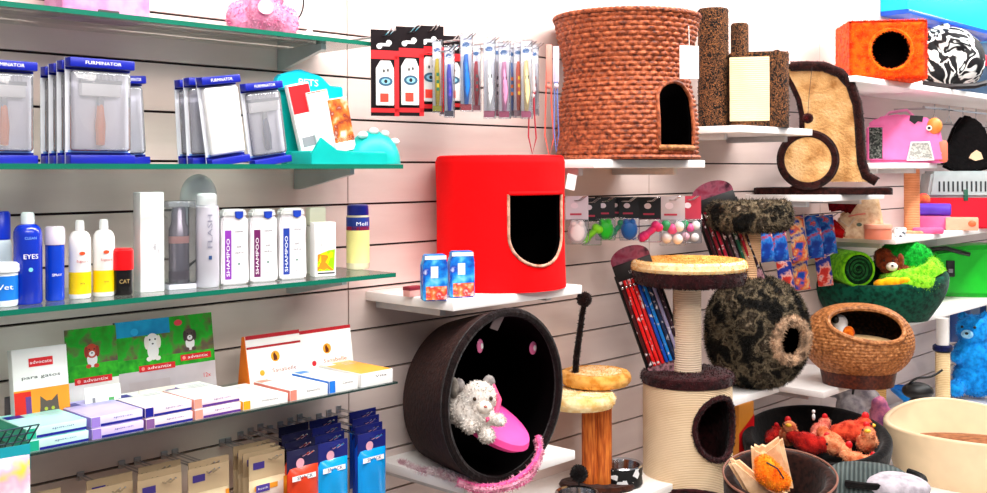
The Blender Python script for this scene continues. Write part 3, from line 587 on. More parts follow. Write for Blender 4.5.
# ================================================================== TOOTHBRUSH CARDS AND TUBES
ZT = 1.84
gq = 'peg hooks above the red cat house'
def bonecard(b, w_, h, tt):
    b.box((-w_/2, -.002, 0), (w_/2, 0, h), plain('12060a', .6, spec=.15)); y = -.0024
    b.rect(-w_/2, h*.66, w_/2, h*.76, y, RED); b.rect(w_*.34, .0, w_*.5, h*.7, y, RED); b.rect(-w_/2, h*.04, w_/2, h*.09, y, plain('d01018'))
    for e in (-1, 1): b.disc(e*w_*.17-.002, h*.83+e*.004, .0065, .006, y-.0002, WHITE)
    b.rect(-w_*.17, h*.81, w_*.17, h*.845, y-.0002, WHITE)
    b.prism([(-w_*.34, h*.12), (w_*.3, h*.12), (w_*.3, h*.55), (w_*.18, h*.64), (-w_*.18, h*.64), (-w_*.34, h*.55)], y-.004, y-.0005, plain('e8e4e0', .4), .001)
    b.disc(0, h*.4, w_*.25, h*.055, y-.0045, plain('2c5c78')); b.disc(0, h*.4, w_*.16, h*.032, y-.0048, plain('8cc4dc')); b.disc(0, h*.4, w_*.06, h*.022, y-.0051, BLACK)
    b.disc(-.004, h*.52, .002, .004, y-.0045, BLACK); b.disc(.005, h*.53, .002, .004, y-.0045, BLACK); b.rect(-w_*.2, h*.16, w_*.1, h*.26, y-.0045, plain('f03c28'))
for i, (px, d, top, bot) in enumerate(((385, .225, 30, 116), (410, .225, 27, 116), (430, .17, 26, 112), (452, .12, 36, 110))):
    h = zat(px, top, d)-zat(px, bot, d); bag_front(bonecard, S(px, d)*29, h, 'toothbrush_card', ['leftmost black and red toothbrush card with dog and bone', 'second black and red toothbrush card with dog and bone', 'third black and red toothbrush card, next to the yellow tube', 'rear black and red toothbrush card behind the blue brush tube'][i], px, d, zat(px, bot, d), 'card', 'black and red dog toothbrush cards', rz=math.radians(-24))
def tubepack(c1, c2, c3):
    def f(b, w_, h, tt):
        b.box((-w_/2, -tt, 0), (w_/2, 0, h), CLEAR, .002); b.box((-w_*.42, -.002, .004), (w_*.42, -.001, h*.98), plain('e9e4ea', .4))
        b.disc(0, h*.86, w_*.3, w_*.22, -.0026, plain('3a6ca8')); b.rect(-w_*.42, .004, w_*.42, h*.1, -.0026, plain(c3))
        b.tube([(0, -tt*.5, h*.1), (w_*.05, -tt*.5, h*.35), (-w_*.04, -tt*.5, h*.62), (0, -tt*.5, h*.74)], [w_*.16, w_*.28, w_*.22, w_*.14], plain(c1, .4), 10)
        b.box((-w_*.12, -tt*.8, h*.12), (w_*.12, -tt*.4, h*.24), plain(c2), .001)
        for k in range(3): b.rect(-w_*.12, h*(.3+.1*k), w_*.14, h*(.345+.1*k), -tt-.0006, plain(c2))
    return f
tb = [(437, .20, 'e8c818', '207040', 'd8d020', 40, 113, 'narrow tube with yellow dog toothbrush'), (444, .17, '30a040', '4c38c0', '6a6070', 46, 116, 'narrow tube with green dog toothbrush'), (449, .23, '3838c8', '5a48b8', '585060', 46, 118, 'narrow tube with violet blue toothbrush'), (466, .235, '1878d8', '0c50a0', 'e83c4c', 34, 112, 'clear tube with thick bright blue toothbrush'), (476, .16, 'c83848', '606060', 'e08090', 44, 112, 'clear tube with red toothbrush behind the blue one'),
      (489, .235, 'f4f0f0', '14141a', 'e87898', 38, 119, 'clear tube with white toothbrush and black figures'), (497, .19, 'c8c0c8', '303038', 'c86080', 42, 118, 'clear tube with grey toothbrush'), (504, .235, 'e090b8', '1c1c24', 'e85c8c', 42, 119, 'clear tube with pink toothbrush and black figures'),
      (511, .18, '6888c8', 'e8783c', 'b0a8b0', 44, 118, 'clear tube with pale blue toothbrush'), (518, .21, 'f06848', 'f0c040', 'c8a0a8', 42, 118, 'clear tube with coral toothbrush'), (526, .235, 'ffe0a0', '241c24', 'f070a0', 40, 119, 'clear tube with cream toothbrush and pink foot'), (534, .15, 'b8b0b8', '803040', 'a89aa0', 44, 116, 'rightmost clear tube with silver toothbrush')]
for px, d, a, c, e, top, bot, lb in tb:
    h = zat(px, top, d)-zat(px, bot, d); bag_front(tubepack(a, c, e), .030 if d > .23 else .024, h, 'toothbrush_tube', lb, px, d, zat(px, bot, d), 'tube', 'clear toothbrush tubes on pegs', tt=.012, rz=math.radians(-34))
def cordset(px, d, z0, z1, c1, c2, label, loop=.012):
    t = thing('hanging_lead', label, 'cord', at(px, d, z1), face(px), 'thin leads hanging beside the wicker basket'); H = z1-z0
    b = B(); b.tube([(-loop*.4, 0, 0), (-loop*.8, 0, -H*.5), (-loop, 0, -H*.8), (0, 0, -H), (loop, 0, -H*.82), (loop*.5, 0, -H*.5), (loop*.4, 0, 0)], .0022, plain(c1), 6); b.build('loop', t)
    b = B(); b.box((-.008, -.002, -H*.3), (.008, .002, .015), plain(c2), .001); b.ell((0, -.003, -H*.34), .007, plain(c2)); b.build('tag_card', t)
cordset(532, .16, zat(532, 154, .16), zat(532, 66, .16), 'c83040', 'e8dcdc', 'thin red and blue pet lead looping below its card', .010)
cordset(549, .12, zat(549, 157, .12), zat(549, 50, .12), 'f86858', 'f09080', 'coral pink pet lead hanging right of the toothbrushes')
cordset(556, .18, zat(556, 152, .18), zat(556, 52, .18), '6878b8', 'dccad8', 'grey blue pet lead touching the wicker basket', .006)

# ================================================================== RED CAT HOUSE
def cyl_shell(b, R, H, m, hole=None, nu=200, nv=90, Rf=None, ph=0, a0=-PI, a1=PI):
    Rf = Rf or (lambda v, a: R)
    def fn(u, v): a = a0+(a1-a0)*u; r = Rf(v, a); return (r*math.sin(a), -r*math.cos(a), v*H)
    keep = (lambda u, v: not hole(a0+(a1-a0)*u, v*H)) if hole else None
    return b.grid(fn, nu, nv, m, keep=keep)
REDF, n, l, bb = nm('red_felt'); bb.inputs['Roughness'].default_value = .8; bb.inputs['Base Color'].default_value = lin('f50006'); bb.inputs['Specular IOR Level'].default_value = .15
no = n.new('ShaderNodeTexNoise'); no.inputs['Scale'].default_value = 14; no.inputs['Detail'].default_value = 5; l.new(coords(n, l), no.inputs[0]); bump(n, l, no.outputs[0], bb, .35, .012)
px = 501; d = .168; s = S(px, d); R = 65*s; zb = 1.2155; H = zat(px, 157, d)-zb
t = thing('cat_house', 'bright red felt drum cat house with dark doorway', 'cat house', at(px, d, zb), face(px))
ac = math.radians(36); hz = .40*H
def holeR(a, z, k=1.0):
    x = (a-ac)*R; zz = z-hz
    top = H*.72; xr = .083*k
    return abs(x) < xr and z < top*(1+.0*k) and (z > H*.42 or ((x/xr)**2+((z-H*.42)/(H*.23*k))**2) < 1)
rf = lambda v, a: R*(1+.012*math.sin(3*a+1)*v-.02*math.sin(PI*v))*(1-.03*max(0, (v-.96)/.04))
b = B(); cyl_shell(b, R, H, REDF, holeR, 260, 120, rf); b.lathe([(R*.97, H), (R*.93, H+.003), (R*.90, H-.004)], REDF, 64, cap=False); b.lathe([(0.001, .0005), (R, .0005)], REDF, 48, cap=False); b.build('felt_cover', t)
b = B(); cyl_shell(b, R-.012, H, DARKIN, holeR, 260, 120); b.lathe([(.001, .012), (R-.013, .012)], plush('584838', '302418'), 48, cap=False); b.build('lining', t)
b = B(); b.lathe([(.001, H-.006), (R*.93, H-.006)], plush('6a5a58', '4a3c3a'), 48, cap=False); b.build('roof_pad', t)
def hp(x, z, rr=R): a = ac+x/R; return (rr*math.sin(a), -rr*math.cos(a), z)
rim = [hp(-.083, H*.72)]+[hp(-.083, H*(.72-.075*k)) for k in range(1, 4)]+[hp(.083*math.cos(q), H*.42+H*.23*math.sin(q)) for q in arc(PI, 2*PI, 24)]+[hp(.083, H*(.495+.075*k)) for k in range(0, 4)]
b = B(); b.tube(rim, .0035, plush('d8a890', 'b07860'), 8); b.tube([hp(x, H*.72+.002) for x in arc(-.083, .083, 10)], .005, REDF, 8); b.build('doorway_piping', t)
t = thing('price_tag', 'small white tag hanging from the red cat house side', 'tag', P(571, 182, .23), face(570), rot=(0, math.radians(12), face(570)+.5)); B().box((-.014, -.001, -.02), (.014, .001, .02), PAPER).build('tag', t)
# food packs on the same shelf
FOOD = patches('food_print', [(0, 'e8f4fc'), (.36, '58c0f0'), (.47, '0a80d8'), (.6, '1040b0'), (.72, 'e8e8f8')], 30, 'noise', 'LINEAR', detail=3)
FOODO = patches('food_print_low', [(.3, 'f8e0c8'), (.45, 'f07838'), (.6, 'd82838'), (.75, 'fff0e0')], 60, 'noise', 'LINEAR')
for px, lb in ((434, 'left blue snack pack before the red cat house'), (461, 'right blue snack pack before the red cat house')):
    s = S(px, .26); w_ = 25*s; h = 46*s; t = thing('snack_pack', lb, 'pack', at(px, .255, 1.2155), face(px)*.7, 'two blue snack packs'); b = B()
    b.prism([(-w_/2, 0), (w_/2, 0), (w_/2, h*.8), (w_*.44, h*.9), (w_*.46, h), (-w_*.42, h), (-w_*.4, h*.9), (-w_/2, h*.8)], -.018, .018, FOOD, .003)
    b.rect(-w_*.4, h*.03, w_*.46, h*.32, -.0185, FOODO); b.rect(-w_*.2, h*.5, w_*.1, h*.75, -.0185, plain('f4f8fc')); b.rect(-w_*.44, h*.9, w_*.44, h*.985, -.0185, plain('eef6fa')); b.build('pouch', t)
t = thing('small_box', 'tiny maroon and pink box behind the blue snack packs', 'box', at(413, .16, 1.2155), 0); B().box((-.02, -.012, 0), (.022, .012, .022), plain('e8a8a0'), .001).box((-.0205, -.0125, .014), (.0225, .0125, .0224), plain('8a2030'), .001).build('carton', t)

# ================================================================== WICKER BASKET
def wicker(name, c1, c2, c3):
    m, n, l, b = nm(name); b.inputs['Roughness'].default_value = .55; b.inputs['Specular IOR Level'].default_value = .35
    no = n.new('ShaderNodeTexNoise'); no.inputs['Scale'].default_value = 90; no.inputs['Detail'].default_value = 2; l.new(coords(n, l), no.inputs[0])
    r = ramp(n, [(.3, c3), (.5, c2), (.7, c1)]); l.new(no.outputs[0], r.inputs[0]); l.new(r.outputs[0], b.inputs['Base Color']); return m
WK = wicker('wicker', 'bc6840', '944624', '4c1e0e'); WK2 = wicker('wicker_tan', 'c88854', 'a46432', '70401c')
def weave(nc, nr, amp):
    def f(u, v):
        row = int(v*nr); fr = v*nr-row
        a = math.sin(PI*fr)**.7 if 0 <= fr <= 1 else 0
        k = .5+.5*math.cos(2*PI*(u*nc/2+.5*(row % 2)))
        return amp*(a*(.25+.75*k)-.3)
    return f
px = 627; d = .218; s = S(px, d); zb = 1.5305; H = zat(px, 21, d)-zb
prof = [(0, 69), (.1, 69.5), (.25, 69.5), (.4, 67), (.5, 63.5), (.58, 61.5), (.66, 62), (.78, 65), (.9, 69), (1, 71.5)]
def rp(v, tab, s_):
    for (a, ra), (c, rc) in zip(tab, tab[1:]):
        if v <= c+1e-9: k = (v-a)/(c-a); k = k*k*(3-2*k)*.5+k*.5; return (ra+(rc-ra)*k)*s_
    return tab[-1][1]*s_
t = thing('wicker_cat_basket', 'large brown wicker cat basket with arched doorway', 'cat basket', at(px, d, zb), face(px))
wv = weave(72, 30, .0062); ac2 = math.radians(45); Rw = 68*s
def holeW(a, z): 
    x = (a-ac2)*Rw; hw = .066
    return abs(x) < hw and .028 < z < .155 or (z >= .155 and (x/hw)**2+((z-.155)/.05)**2 < 1)
b = B()
def fw(u, v): a = -PI+2*PI*u; r = rp(v, prof, s)+wv(u, v); return (r*math.sin(a), -r*math.cos(a), v*H)
b.grid(fw, 768, 272, WK, keep=lambda u, v: not holeW(-PI+2*PI*u, v*H))
for k in range(2): b.tube([((71.5*s+.002)*math.sin(a)*1, -(71.5*s+.002)*math.cos(a), H+.004+.002*math.sin(a*40+k*PI)) for a in arc(-PI, PI, 240)[:-1]], .005, WK, 6, closed=True)
b.tube([((69.5*s+.003)*math.sin(a), -(69.5*s+.003)*math.cos(a), .006) for a in arc(-PI, PI, 96)[:-1]], .006, WK, 6, closed=True); b.build('woven_body', t)
b = B(); 
def fi(u, v): a = -PI+2*PI*u; r = rp(v, prof, s)-.010; return (r*math.sin(a), -r*math.cos(a), v*H)
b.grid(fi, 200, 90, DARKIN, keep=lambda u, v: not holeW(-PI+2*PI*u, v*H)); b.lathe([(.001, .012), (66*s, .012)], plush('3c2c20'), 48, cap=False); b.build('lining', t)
def hw(x, z): a = ac2+x/Rw; r = rp(min(1, z/H), prof, s)+.002; return (r*math.sin(a), -r*math.cos(a), z)
b = B(); hr = [hw(-.066, z) for z in arc(.028, .155, 10)]+[hw(-.066*math.cos(q), .155+.05*math.sin(q)) for q in arc(.1, PI-.1, 20)]+[hw(.066, z) for z in arc(.155, .028, 10)]
b.tube(hr, .0055, WK, 8); b.tube([hw(x, .030) for x in arc(-.068, .068, 14)], .0075, WK2, 8); b.build('doorway_braid', t)
lp = t.matrix_basis.to_translation()+Matrix.Rotation(face(px), 3, 'Z') @ Vector((.218*math.sin(.84), -.218*math.cos(.84), 0))
t = thing('price_tag', 'blank white tag on a string hanging from wicker basket rim', 'tag', (lp.x, lp.y, zat(680, 61, -lp.y)), face(680)+.45)
B().box((-.027, -.001, -.043), (.027, .001, .043), PAPER).build('card', t); B().tube([(0, -.001, .043), (0, .002, .095)], .0009, PAPER, 5).build('string', t)

# ================================================================== LEOPARD SCRATCHING BARREL
LEO = patches('leopard_plush', [(0, '120906'), (.34, '0e0806'), (.42, '9c6034'), (.46, 'b87844'), (.50, '140b07'), (.62, '0a0604')], 62, 'dist', 'LINEAR', rough=.9, st=.7)
t = thing('scratching_barrel', 'leopard plush cat scratcher with tall column and cream sisal panel', 'cat scratcher', at(735, .16, 1.6385), face(735))
s = S(735, .16)
b = B(); b.lathe([(.001, 0), (15*s, .0), (15.2*s, .01), (15*s, .37), (15.3*s, .385), (14*s, .392), (12*s, .386)], LEO, 40, c=(-21*s, 0), cap=False); b.lathe([(.001, .386), (12.6*s, .386)], DARKIN, 24, c=(-21*s, 0), cap=False)
b.bm.normal_update(); b.fuzz(1500, .005, LEO, seed=3); b.build('tall_column', t)
b = B(); b.lathe([(.001, .0), (9*s, .0), (9*s, .345), (7.5*s, .352), (.001, .350)], LEO, 32, c=(5*s, .075), cap=False); b.build('rear_column', t)
def rrect(w_, dp, r, n=8): 
    out = []
    for cx_, cy_, a0 in ((w_/2-r, -dp/2+r, -PI/2), (w_/2-r, dp/2-r, 0), (-w_/2+r, dp/2-r, PI/2), (-w_/2+r, -dp/2+r, PI)):
        out += [(cx_+r*math.cos(a0+PI/2*k/n), cy_+r*math.sin(a0+PI/2*k/n)) for k in range(n+1)]
    return out
def loft(b, out, z0, z1, m, M=None, top=.008):
    n_ = len(out); vs = [(x*k, y*k, z) for z, k in ((z0, 1), (z1-top, 1), (z1-top*.3, 1-top*1.5), (z1, 1-top*5)) for x, y in out]
    fs = [(j*n_+i, j*n_+(i+1) % n_, (j+1)*n_+(i+1) % n_, (j+1)*n_+i) for j in range(3) for i in range(n_)]+[tuple(range(n_))[::-1], tuple(3*n_+i for i in range(n_))]
    return b.add(vs, fs, m, M)
b = B(); loft(b, rrect(58*s, .15, .045), 0, .243, LEO, M=TR(23*s, .02, 0)); b.bm.normal_update(); b.fuzz(1500, .005, LEO, seed=4); b.build('barrel', t)
b = B(); b.box((-5*s, -.060, .02), (33*s, -.0545, .226), sisal('f0d8b0', 'e2c496', 300), .002); b.build('sisal_panel', t)

# ================================================================== CURVED SISAL SCRATCHER WITH WHEEL
px, d = 822, .20; s = S(px, d); zb = 1.4135
t = thing('curved_scratcher', 'curved sisal cat scratcher with dark plush edges and roller wheel', 'cat scratcher', at(px, d, zb), face(px))
DBR = plush('30120f', '140605', 70)
b = B(); loft(b, rrect(130*s, .20, .02), 0, .024, DBR, top=.004); b.build('base_board', t)
# profile measured in the front view (x to the right, z up); strip leans back
right = [(52, 6), (42, 12), (38, 26), (37, 44), (36, 64), (34, 84), (28, 103), (18, 115), (2, 122), (-14, 123), (-30, 123)]
left = [(-30, 6), (-28, 14), (-24, 28), (-22, 44), (-19, 60), (-19, 74), (-22, 90), (-28, 104), (-33, 113), (-35, 119), (-36, 123)]
def pt(k, u, off=0):
    i = min(int(k), len(right)-2); f_ = k-i
    r_ = [right[i][q]+(right[i+1][q]-right[i][q])*f_ for q in (0, 1)]; l_ = [left[i][q]+(left[i+1][q]-left[i][q])*f_ for q in (0, 1)]
    x = (l_[0]+(r_[0]-l_[0])*u)*s; z = .022+(l_[1]+(r_[1]-l_[1])*u)*s
    y = .01+.07*(1-(z/.47-.45)**2*2.2)+off-.02*u
    return (x, y, z)
b = B(); SIS2 = patches('sisal_mat', [(.3, 'a8703a'), (.5, 'd8a468'), (.7, 'e8be88')], 16, 'noise', 'LINEAR', rough=.95, st=.9, detail=6)
b.grid(lambda u, v: pt(v*10, u), 24, 60, SIS2); b.build('sisal_sheet', t)
b = B(); b.grid(lambda u, v: pt(v*10, 1-u, .018), 24, 60, DBR)
b.tube([pt(k/4, 1, .006) for k in range(41)], .018, DBR, 10); b.tube([pt(k/4, 0, .006) for k in range(8, 41)], .0115, DBR, 10); b.tube([pt(10, q, .006) for q in arc(0, 1, 12)], .010, DBR, 10)
b.bm.normal_update(); b.fuzz(3000, .005, DBR, seed=5); b.build('plush_border', t)
b = B(); M_ = TR(-13*s, -.075, .022+28*s) @ RX(PI/2)
b.lathe([(29*s, -.045), (29.5*s, -.04), (29.5*s, .04), (27*s, .048), (23*s, .046), (22*s, .042)], DBR, 48, M=M_, cap=False); b.lathe([(.001, .040), (23*s, .040)], SIS2, 40, M=M_, cap=False); b.lathe([(29*s, -.045), (.001, -.045)], DBR, 40, M=M_, cap=False)
b.build('roller_wheel', t)
b = B(); b.box((-30*s, -.10, .018), (-2*s, -.05, .03), DBR, .004); b.build('wheel_block', t)
b = B(); b.tube([(-9*s, .0, .46), (-12*s, -.03, .35), (-13*s, -.045, .285)], .001, BLACK, 5); b.build('string', t)
b = B(); b.ell((-13*s, -.045, .273), .018, plush('4a0c0c', '200404'), 18); b.bm.normal_update(); b.fuzz(400, .004, plush('4a0c0c', '200404'), seed=6); b.build('pompom', t)

# ================================================================== ORANGE CUBE, ZEBRA BED, FASCIA
ORF = plush('ff5a08', 'e83400', 40, 1.0); ORL = plush('ff7a10', 'f05000', 40, .8)
px, d = 880, .24; s = S(px, d); t = thing('fur_cube', 'bright orange fur cube cat den with round dark hole', 'cat house', at(px, d, 1.8405), face(px)+math.radians(14)); W = 78*s*.94; H = 57*s
b = B(); hc = (.01, H*.50); hr_ = 20*s
def keepc(u, v): x = (u-.5)*W; z = v*H; return (x-hc[0])**2+(z-hc[1])**2 > hr_**2
bev = lambda x, z: .018*max(0, (abs(x)/(W/2)-.86)/.14)**2+.018*max(0, (abs(z-H/2)/(H/2)-.86)/.14)**2
b.grid(lambda u, v: ((u-.5)*W, -W*.42+bev((u-.5)*W, v*H), v*H), 80, 60, ORF, keep=keepc)
b.grid(lambda u, v: ((.5-u)*W, W*.42, v*H), 2, 2, ORF)
for sg in (-1, 1): b.grid(lambda u, v: (sg*W/2, (-W*.42+W*.84*u), v*H), 10, 10, ORF)
b.grid(lambda u, v: ((u-.5)*W, -W*.42+W*.84*v, H), 10, 10, ORF); b.grid(lambda u, v: ((u-.5)*W, -W*.42+W*.84*v, 0.0005), 2, 2, ORF)
b.bm.normal_update(); b.fuzz(9000, .010, ORF, .0016, seed=7, jit=.8); b.fuzz(3000, .010, ORL, .0016, seed=8, jit=.8); b.build('fur_cover', t)
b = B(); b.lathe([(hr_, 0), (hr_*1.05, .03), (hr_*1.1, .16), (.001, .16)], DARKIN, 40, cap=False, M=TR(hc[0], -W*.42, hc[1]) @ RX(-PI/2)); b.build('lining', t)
b = B(); b.tube([(hc[0]+hr_*math.cos(a), -W*.42, hc[1]+hr_*math.sin(a)) for a in arc(0, 2*PI, 40)[:-1]], .006, ORL, 8, closed=True); b.bm.normal_update(); b.fuzz(900, .010, ORL, seed=9, jit=.9); b.build('hole_rim', t)
ZEB = patches('black_white_flower_plush', [(0, '0a0a0c'), (.44, '0c0c10'), (.47, 'e8ece8'), (.54, 'f2f4f0'), (.57, '0a0a0c'), (.64, '101014'), (.67, 'cfd8d4')], 7.5, 'noise', 'LINEAR', rough=.7, st=.3, detail=1.5, distort=2.2)
px, d = 950, .25; s = S(px, d)*1.12; t = thing('folded_pet_bed', 'folded black and white flowered pet bed in clear bag', 'pet bed', at(px, d, 1.8405), face(px)+.3)
b = B(); 
def fz(u, v): a = 2*PI*u; e = (v-.5)*PI; r = 1+.08*math.sin(3*a+4*v)+.05*math.sin(7*a); x = 27*s*math.cos(e)**.55*math.cos(a)*r; return (x, .12*math.cos(e)**.6*math.sin(a)*r, .02+35*s*(.5+.5*math.sin(e))*(1.35-.35*math.cos(a+.6)*.6)+.012*math.sin(5*a+3))
b.grid(fz, 60, 30, ZEB, cu=True); b.ell((-.01, -.02, .20), (.10, .11, .075), ZEB, 24); b.ell((.05, .0, .13), (.09, .12, .12), ZEB, 24); b.build('fabric', t)
b = B(); b.tube([(-26*s, -.06, .03), (-10*s, -.13, .01), (12*s, -.13, .012), (27*s, -.07, .03)], .012, plain('1a1416', .6), 8); b.build('dark_hem', t)
t = thing('carry_bag', 'dark blue carry bag with crimson strap behind the flowered bed', 'bag', at(972, .12, 1.8405), face(972))
b = B(); b.box((-.16, -.04, 0), (.22, .08, .28), plain('1c3c58', .4), .03); b.build('body', t); 
b = B(); b.box((0, -.004, -.022), (.30, .004, .022), plain('b80c30', .4), .002, M=TR(-.14, -.05, .315) @ RY(math.radians(33))); b.tube([(-.15, -.05, .25), (-.15, -.05, .31), (-.10, -.055, .345), (-.05, -.05, .31)], .010, plain('b80c30', .4), 8); b.build('strap', t)
CY = plain('00a8e8', .25)
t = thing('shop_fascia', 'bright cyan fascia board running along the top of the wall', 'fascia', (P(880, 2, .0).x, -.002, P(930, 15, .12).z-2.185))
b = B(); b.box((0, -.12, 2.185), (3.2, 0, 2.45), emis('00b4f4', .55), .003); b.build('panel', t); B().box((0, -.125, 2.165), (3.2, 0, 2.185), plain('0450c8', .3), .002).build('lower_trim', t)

# ================================================================== PINK CARRIER SHELF AND RIGHT SIDE THINGS
px, d = 905, .19; s = S(px, d); t = thing('pet_carrier', 'pink dog shaped soft pet carrier with mesh windows', 'pet carrier', at(px, d, 1.5275), face(px)); PKC = plain('ff78b8', .45)
MESHM = patches('dark_mesh', [(0, '1c2420'), (.5, '4c544c'), (.75, '7c8078')], 160, 'voronoi', rough=.6)
b = B(); out = [(-36, 0), (-36, 38), (-26, 46), (-4, 49), (8, 46), (24, 44), (32, 34), (36, 10), (38, 0)]; b.prism([(x*s, z*s) for x, z in out], -.06, .08, PKC, .014); b.build('shell', t)
b = B(); b.prism([(x*s, z*s) for x, z in ((-34, 4), (-34, 36), (-20, 36), (-20, 4))], -.064, -.060, MESHM); b.tube([(x*s, -.064, z*s) for x, z in ((-34, 4), (-34, 36), (-20, 36), (-20, 4))], .004, PKC, 6, closed=True); b.build('side_window', t)
GM = patches('grey_mesh', [(0, '9a9a94'), (.5, 'c4c4bc')], 160); b = B(); b.prism([(x*s, z*s) for x, z in ((2, 3), (6, 20), (22, 20), (26, 3))], -.069, -.060, GM); b.tube([(x*s, -.07, z*s) for x, z in ((2, 3), (6, 20), (22, 20), (26, 3))], .005, plain('f4ecec'), 6, closed=True); b.build('front_window', t)
b = B(); b.prism([(x*s, z*s) for x, z in ((5, 47), (4, 42), (9, 38), (12, 41), (16, 40), (17, 46))], -.063, -.060, BLACK); b.build('black_patch', t)
b = B(); b.ell((27*s, -.055, 36*s), (.030, .02, .034), plain('f08838', .5)); b.disc(22*s, 34*s, .011, .011, -.0775, plain('f4e8e0')); b.disc(22*s, 34*s, .006, .006, -.078, BLACK); b.build('eye_patch', t)
b = B(); b.box((30*s, -.05, 0), (39*s, .03, 22*s), plain('f07858', .5), .012); b.build('side_pocket', t, label='coral orange side pocket')
b = B(); b.tube([(-20*s, 0, 45*s), (-14*s, 0, 51*s), (2*s, 0, 53*s), (8*s, 0, 47*s)], .006, plain('f0a0c8'), 8); b.build('handle', t)
# black plush garment hanging behind
px, d = 966, .20; s = S(px, d); t = thing('pet_garment', 'black fleece pet coat on rail at the right', 'pet coat', at(px, d, zat(px, 172, d)), face(px)+.1)
b = B(); out = [(-24, 6), (-20, 24), (-12, 46), (-4, 57), (6, 55), (16, 46), (22, 30), (24, 4), (10, 0), (-12, 0)]; b.prism([(x*s, z*s) for x, z in out], -.03, .03, plush('0c0809', '050304'), .012); b.build('fleece', t)
b = B(); b.prism([(x*s, z*s) for x, z in ((4, 18), (2, 14), (8, 11), (15, 13), (13, 19), (9, 22))], -.034, -.030, plain('f0c8a0')); b.build('pale_emblem', t)
t = thing('garment_rail', 'chrome rail with small hangers under the long shelf', 'rail', (4.55, -.18, 1.80)); b = B(); b.tube([(0, 0, -.03), (1.5, 0, -.03)], .006, CHROME, 8); b.tube([(.1, 0, -.03), (.1, .17, -.03)], .005, CHROME); b.tube([(1.4, 0, -.03), (1.4, .17, -.03)], .005, CHROME); b.build('bar', t)
for k in range(7):
    b = B(); x = .12+.17*k; b.tube([(x, 0, -.022), (x+.004, 0, -.012), (x+.008, 0, -.03), (x, 0, -.055), (x-.035, 0, -.09), (x+.035, 0, -.09), (x, 0, -.055)], .0018, CHROME, 6); b.build('hanger', t)
# sisal post under carrier shelf
t = thing('scratching_post', 'salmon sisal scratching post on the long shelf', 'scratching post', at(912, .20, 1.2365), 0); s = S(912, .2)
PO = sisal('f8a878', 'e08858', 280); hpo = 1.503-1.2365
B().lathe([(7.5*s, .012), (7.5*s, hpo-.001)], PO, 24).build('post', t); B().lathe([(.001, 0), (.075, 0), (.078, .006), (.075, .012), (.001, .013)], plush('f0a880', 'd88c64'), 32).build('base', t)
px, d = 962, .2; s = S(px, d); t = thing('pet_crate', 'plastic pet crate with red base and grey slotted top', 'pet crate', at(px, d, 1.2365), face(px)+math.radians(12))
b = B(); b.prism([(-34*s, 0), (-37*s, 30*s), (42*s, 30*s), (38*s, 0)], -.12, .12, plain('e0102c', .35), .008); b.build('base_tub', t)
b = B(); b.prism([(-37*s, 30*s), (-33*s, 56*s), (38*s, 56*s), (42*s, 30*s)], -.118, .118, plain('b4c0c0', .35), .012)
for k in range(15): b.box((-26*s+4.2*s*k-.8*s, -.1195, 36*s), (-26*s+4.2*s*k+.8*s, -.117, 46*s), plain('20282c'), 0)
for e in (-1,): b.box((-4*s, -.124, 27*s), (0, -.117, 38*s), plain('206048'), .002)
b.build('top_shell', t)
# small items on the long shelf
t = thing('cuddle_bag', 'cream pet bag with dark red lining and puppy face', 'bag', at(855, .17, 1.2365), face(855)); s = S(855, .17)
b = B(); b.prism([(x*s, z*s) for x, z in ((-18, 0), (-16, 22), (-6, 30), (0, 42), (22, 42), (26, 20), (28, 0))], -.04, .05, plush('f4dcb8', 'd8b48c', 50, .4), .01); b.build('fabric', t)
b = B(); b.prism([(x*s, z*s) for x, z in ((-24, 26), (-26, 38), (4, 42), (4, 34), (-4, 22), (-12, 28))], -.045, .03, plush('780814', '3c0408'), .006); b.prism([(x*s, z*s) for x, z in ((-24, 2), (-26, 18), (-20, 20), (-8, 8), (-10, 0))], -.046, -.02, plush('d01818', '980c10'), .006); b.build('red_lining', t)
b = B(); b.disc(4*s, 14*s, .010, .007, -.0415, plain('60705c')); b.tube([(-6*s, -.043, 22*s), (2*s, -.043, 24*s), (10*s, -.043, 25*s)], .003, plain('e08070'), 6); b.tube([(-14*s, -.043, 18*s), (-6*s, -.043, 12*s), (0, -.043, 20*s)], .004, plain('e8d4b8'), 6); b.build('stitching', t)
t = thing('round_tin', 'salmon pink round tin on the long shelf', 'tin', at(878, .26, 1.2365), 0); s = S(878, .26); B().lathe([(.001, 0), (13*s, 0), (13*s, .045), (12.5*s, .05), (.001, .05)], plain('f89070', .4), 32).build('body', t); B().lathe([(13.6*s, .040), (13.6*s, .053), (13*s, .056), (.001, .056)], plain('f4a488', .4), 32).build('lid', t)
t = thing('tape_roll', 'white and grey dotted roll beside the salmon post', 'roll', at(900, .275, 1.2365), 0); B().lathe([(.022, 0), (.024, .003), (.024, .034), (.022, .037)], patches('dots', [(0, 'e8e8ec'), (.7, '585c64')], 90), 24).build('roll', t)
t = thing('toy_pack', 'hot pink flat toy pack at front of the long shelf', 'toy', at(928, .27, 1.2365), face(928)); B().box((-.06, -.03, 0), (.06, .03, .025), plain('f85890', .4), .008).build('pack', t)
t = thing('grooming_glove', 'violet and blue rolled pet mat on the long shelf', 'mat', at(934, .17, 1.2365), face(934)); b = B(); b.lathe([(.02, -.07), (.027, -.065), (.027, .065), (.02, .07)], plain('5c30c8', .5), 20, M=TR(0, 0, .087) @ RY(PI/2)); b.box((-.07, -.03, 0), (.07, .03, .06), plain('e8609c', .5), .01); b.build('roll', t)
t.name = 'rolled_mat'
t = thing('treat_box', 'peach coloured treat box before the red crate', 'box', at(962, .285, 1.2365), face(962)); b = B(); b.box((-.065, -.03, 0), (.065, .03, .055), plain('f8b090', .45), .004); b.ell((.04, -.03, .03), (.016, .006, .014), plain('f87040')); b.build('carton', t)
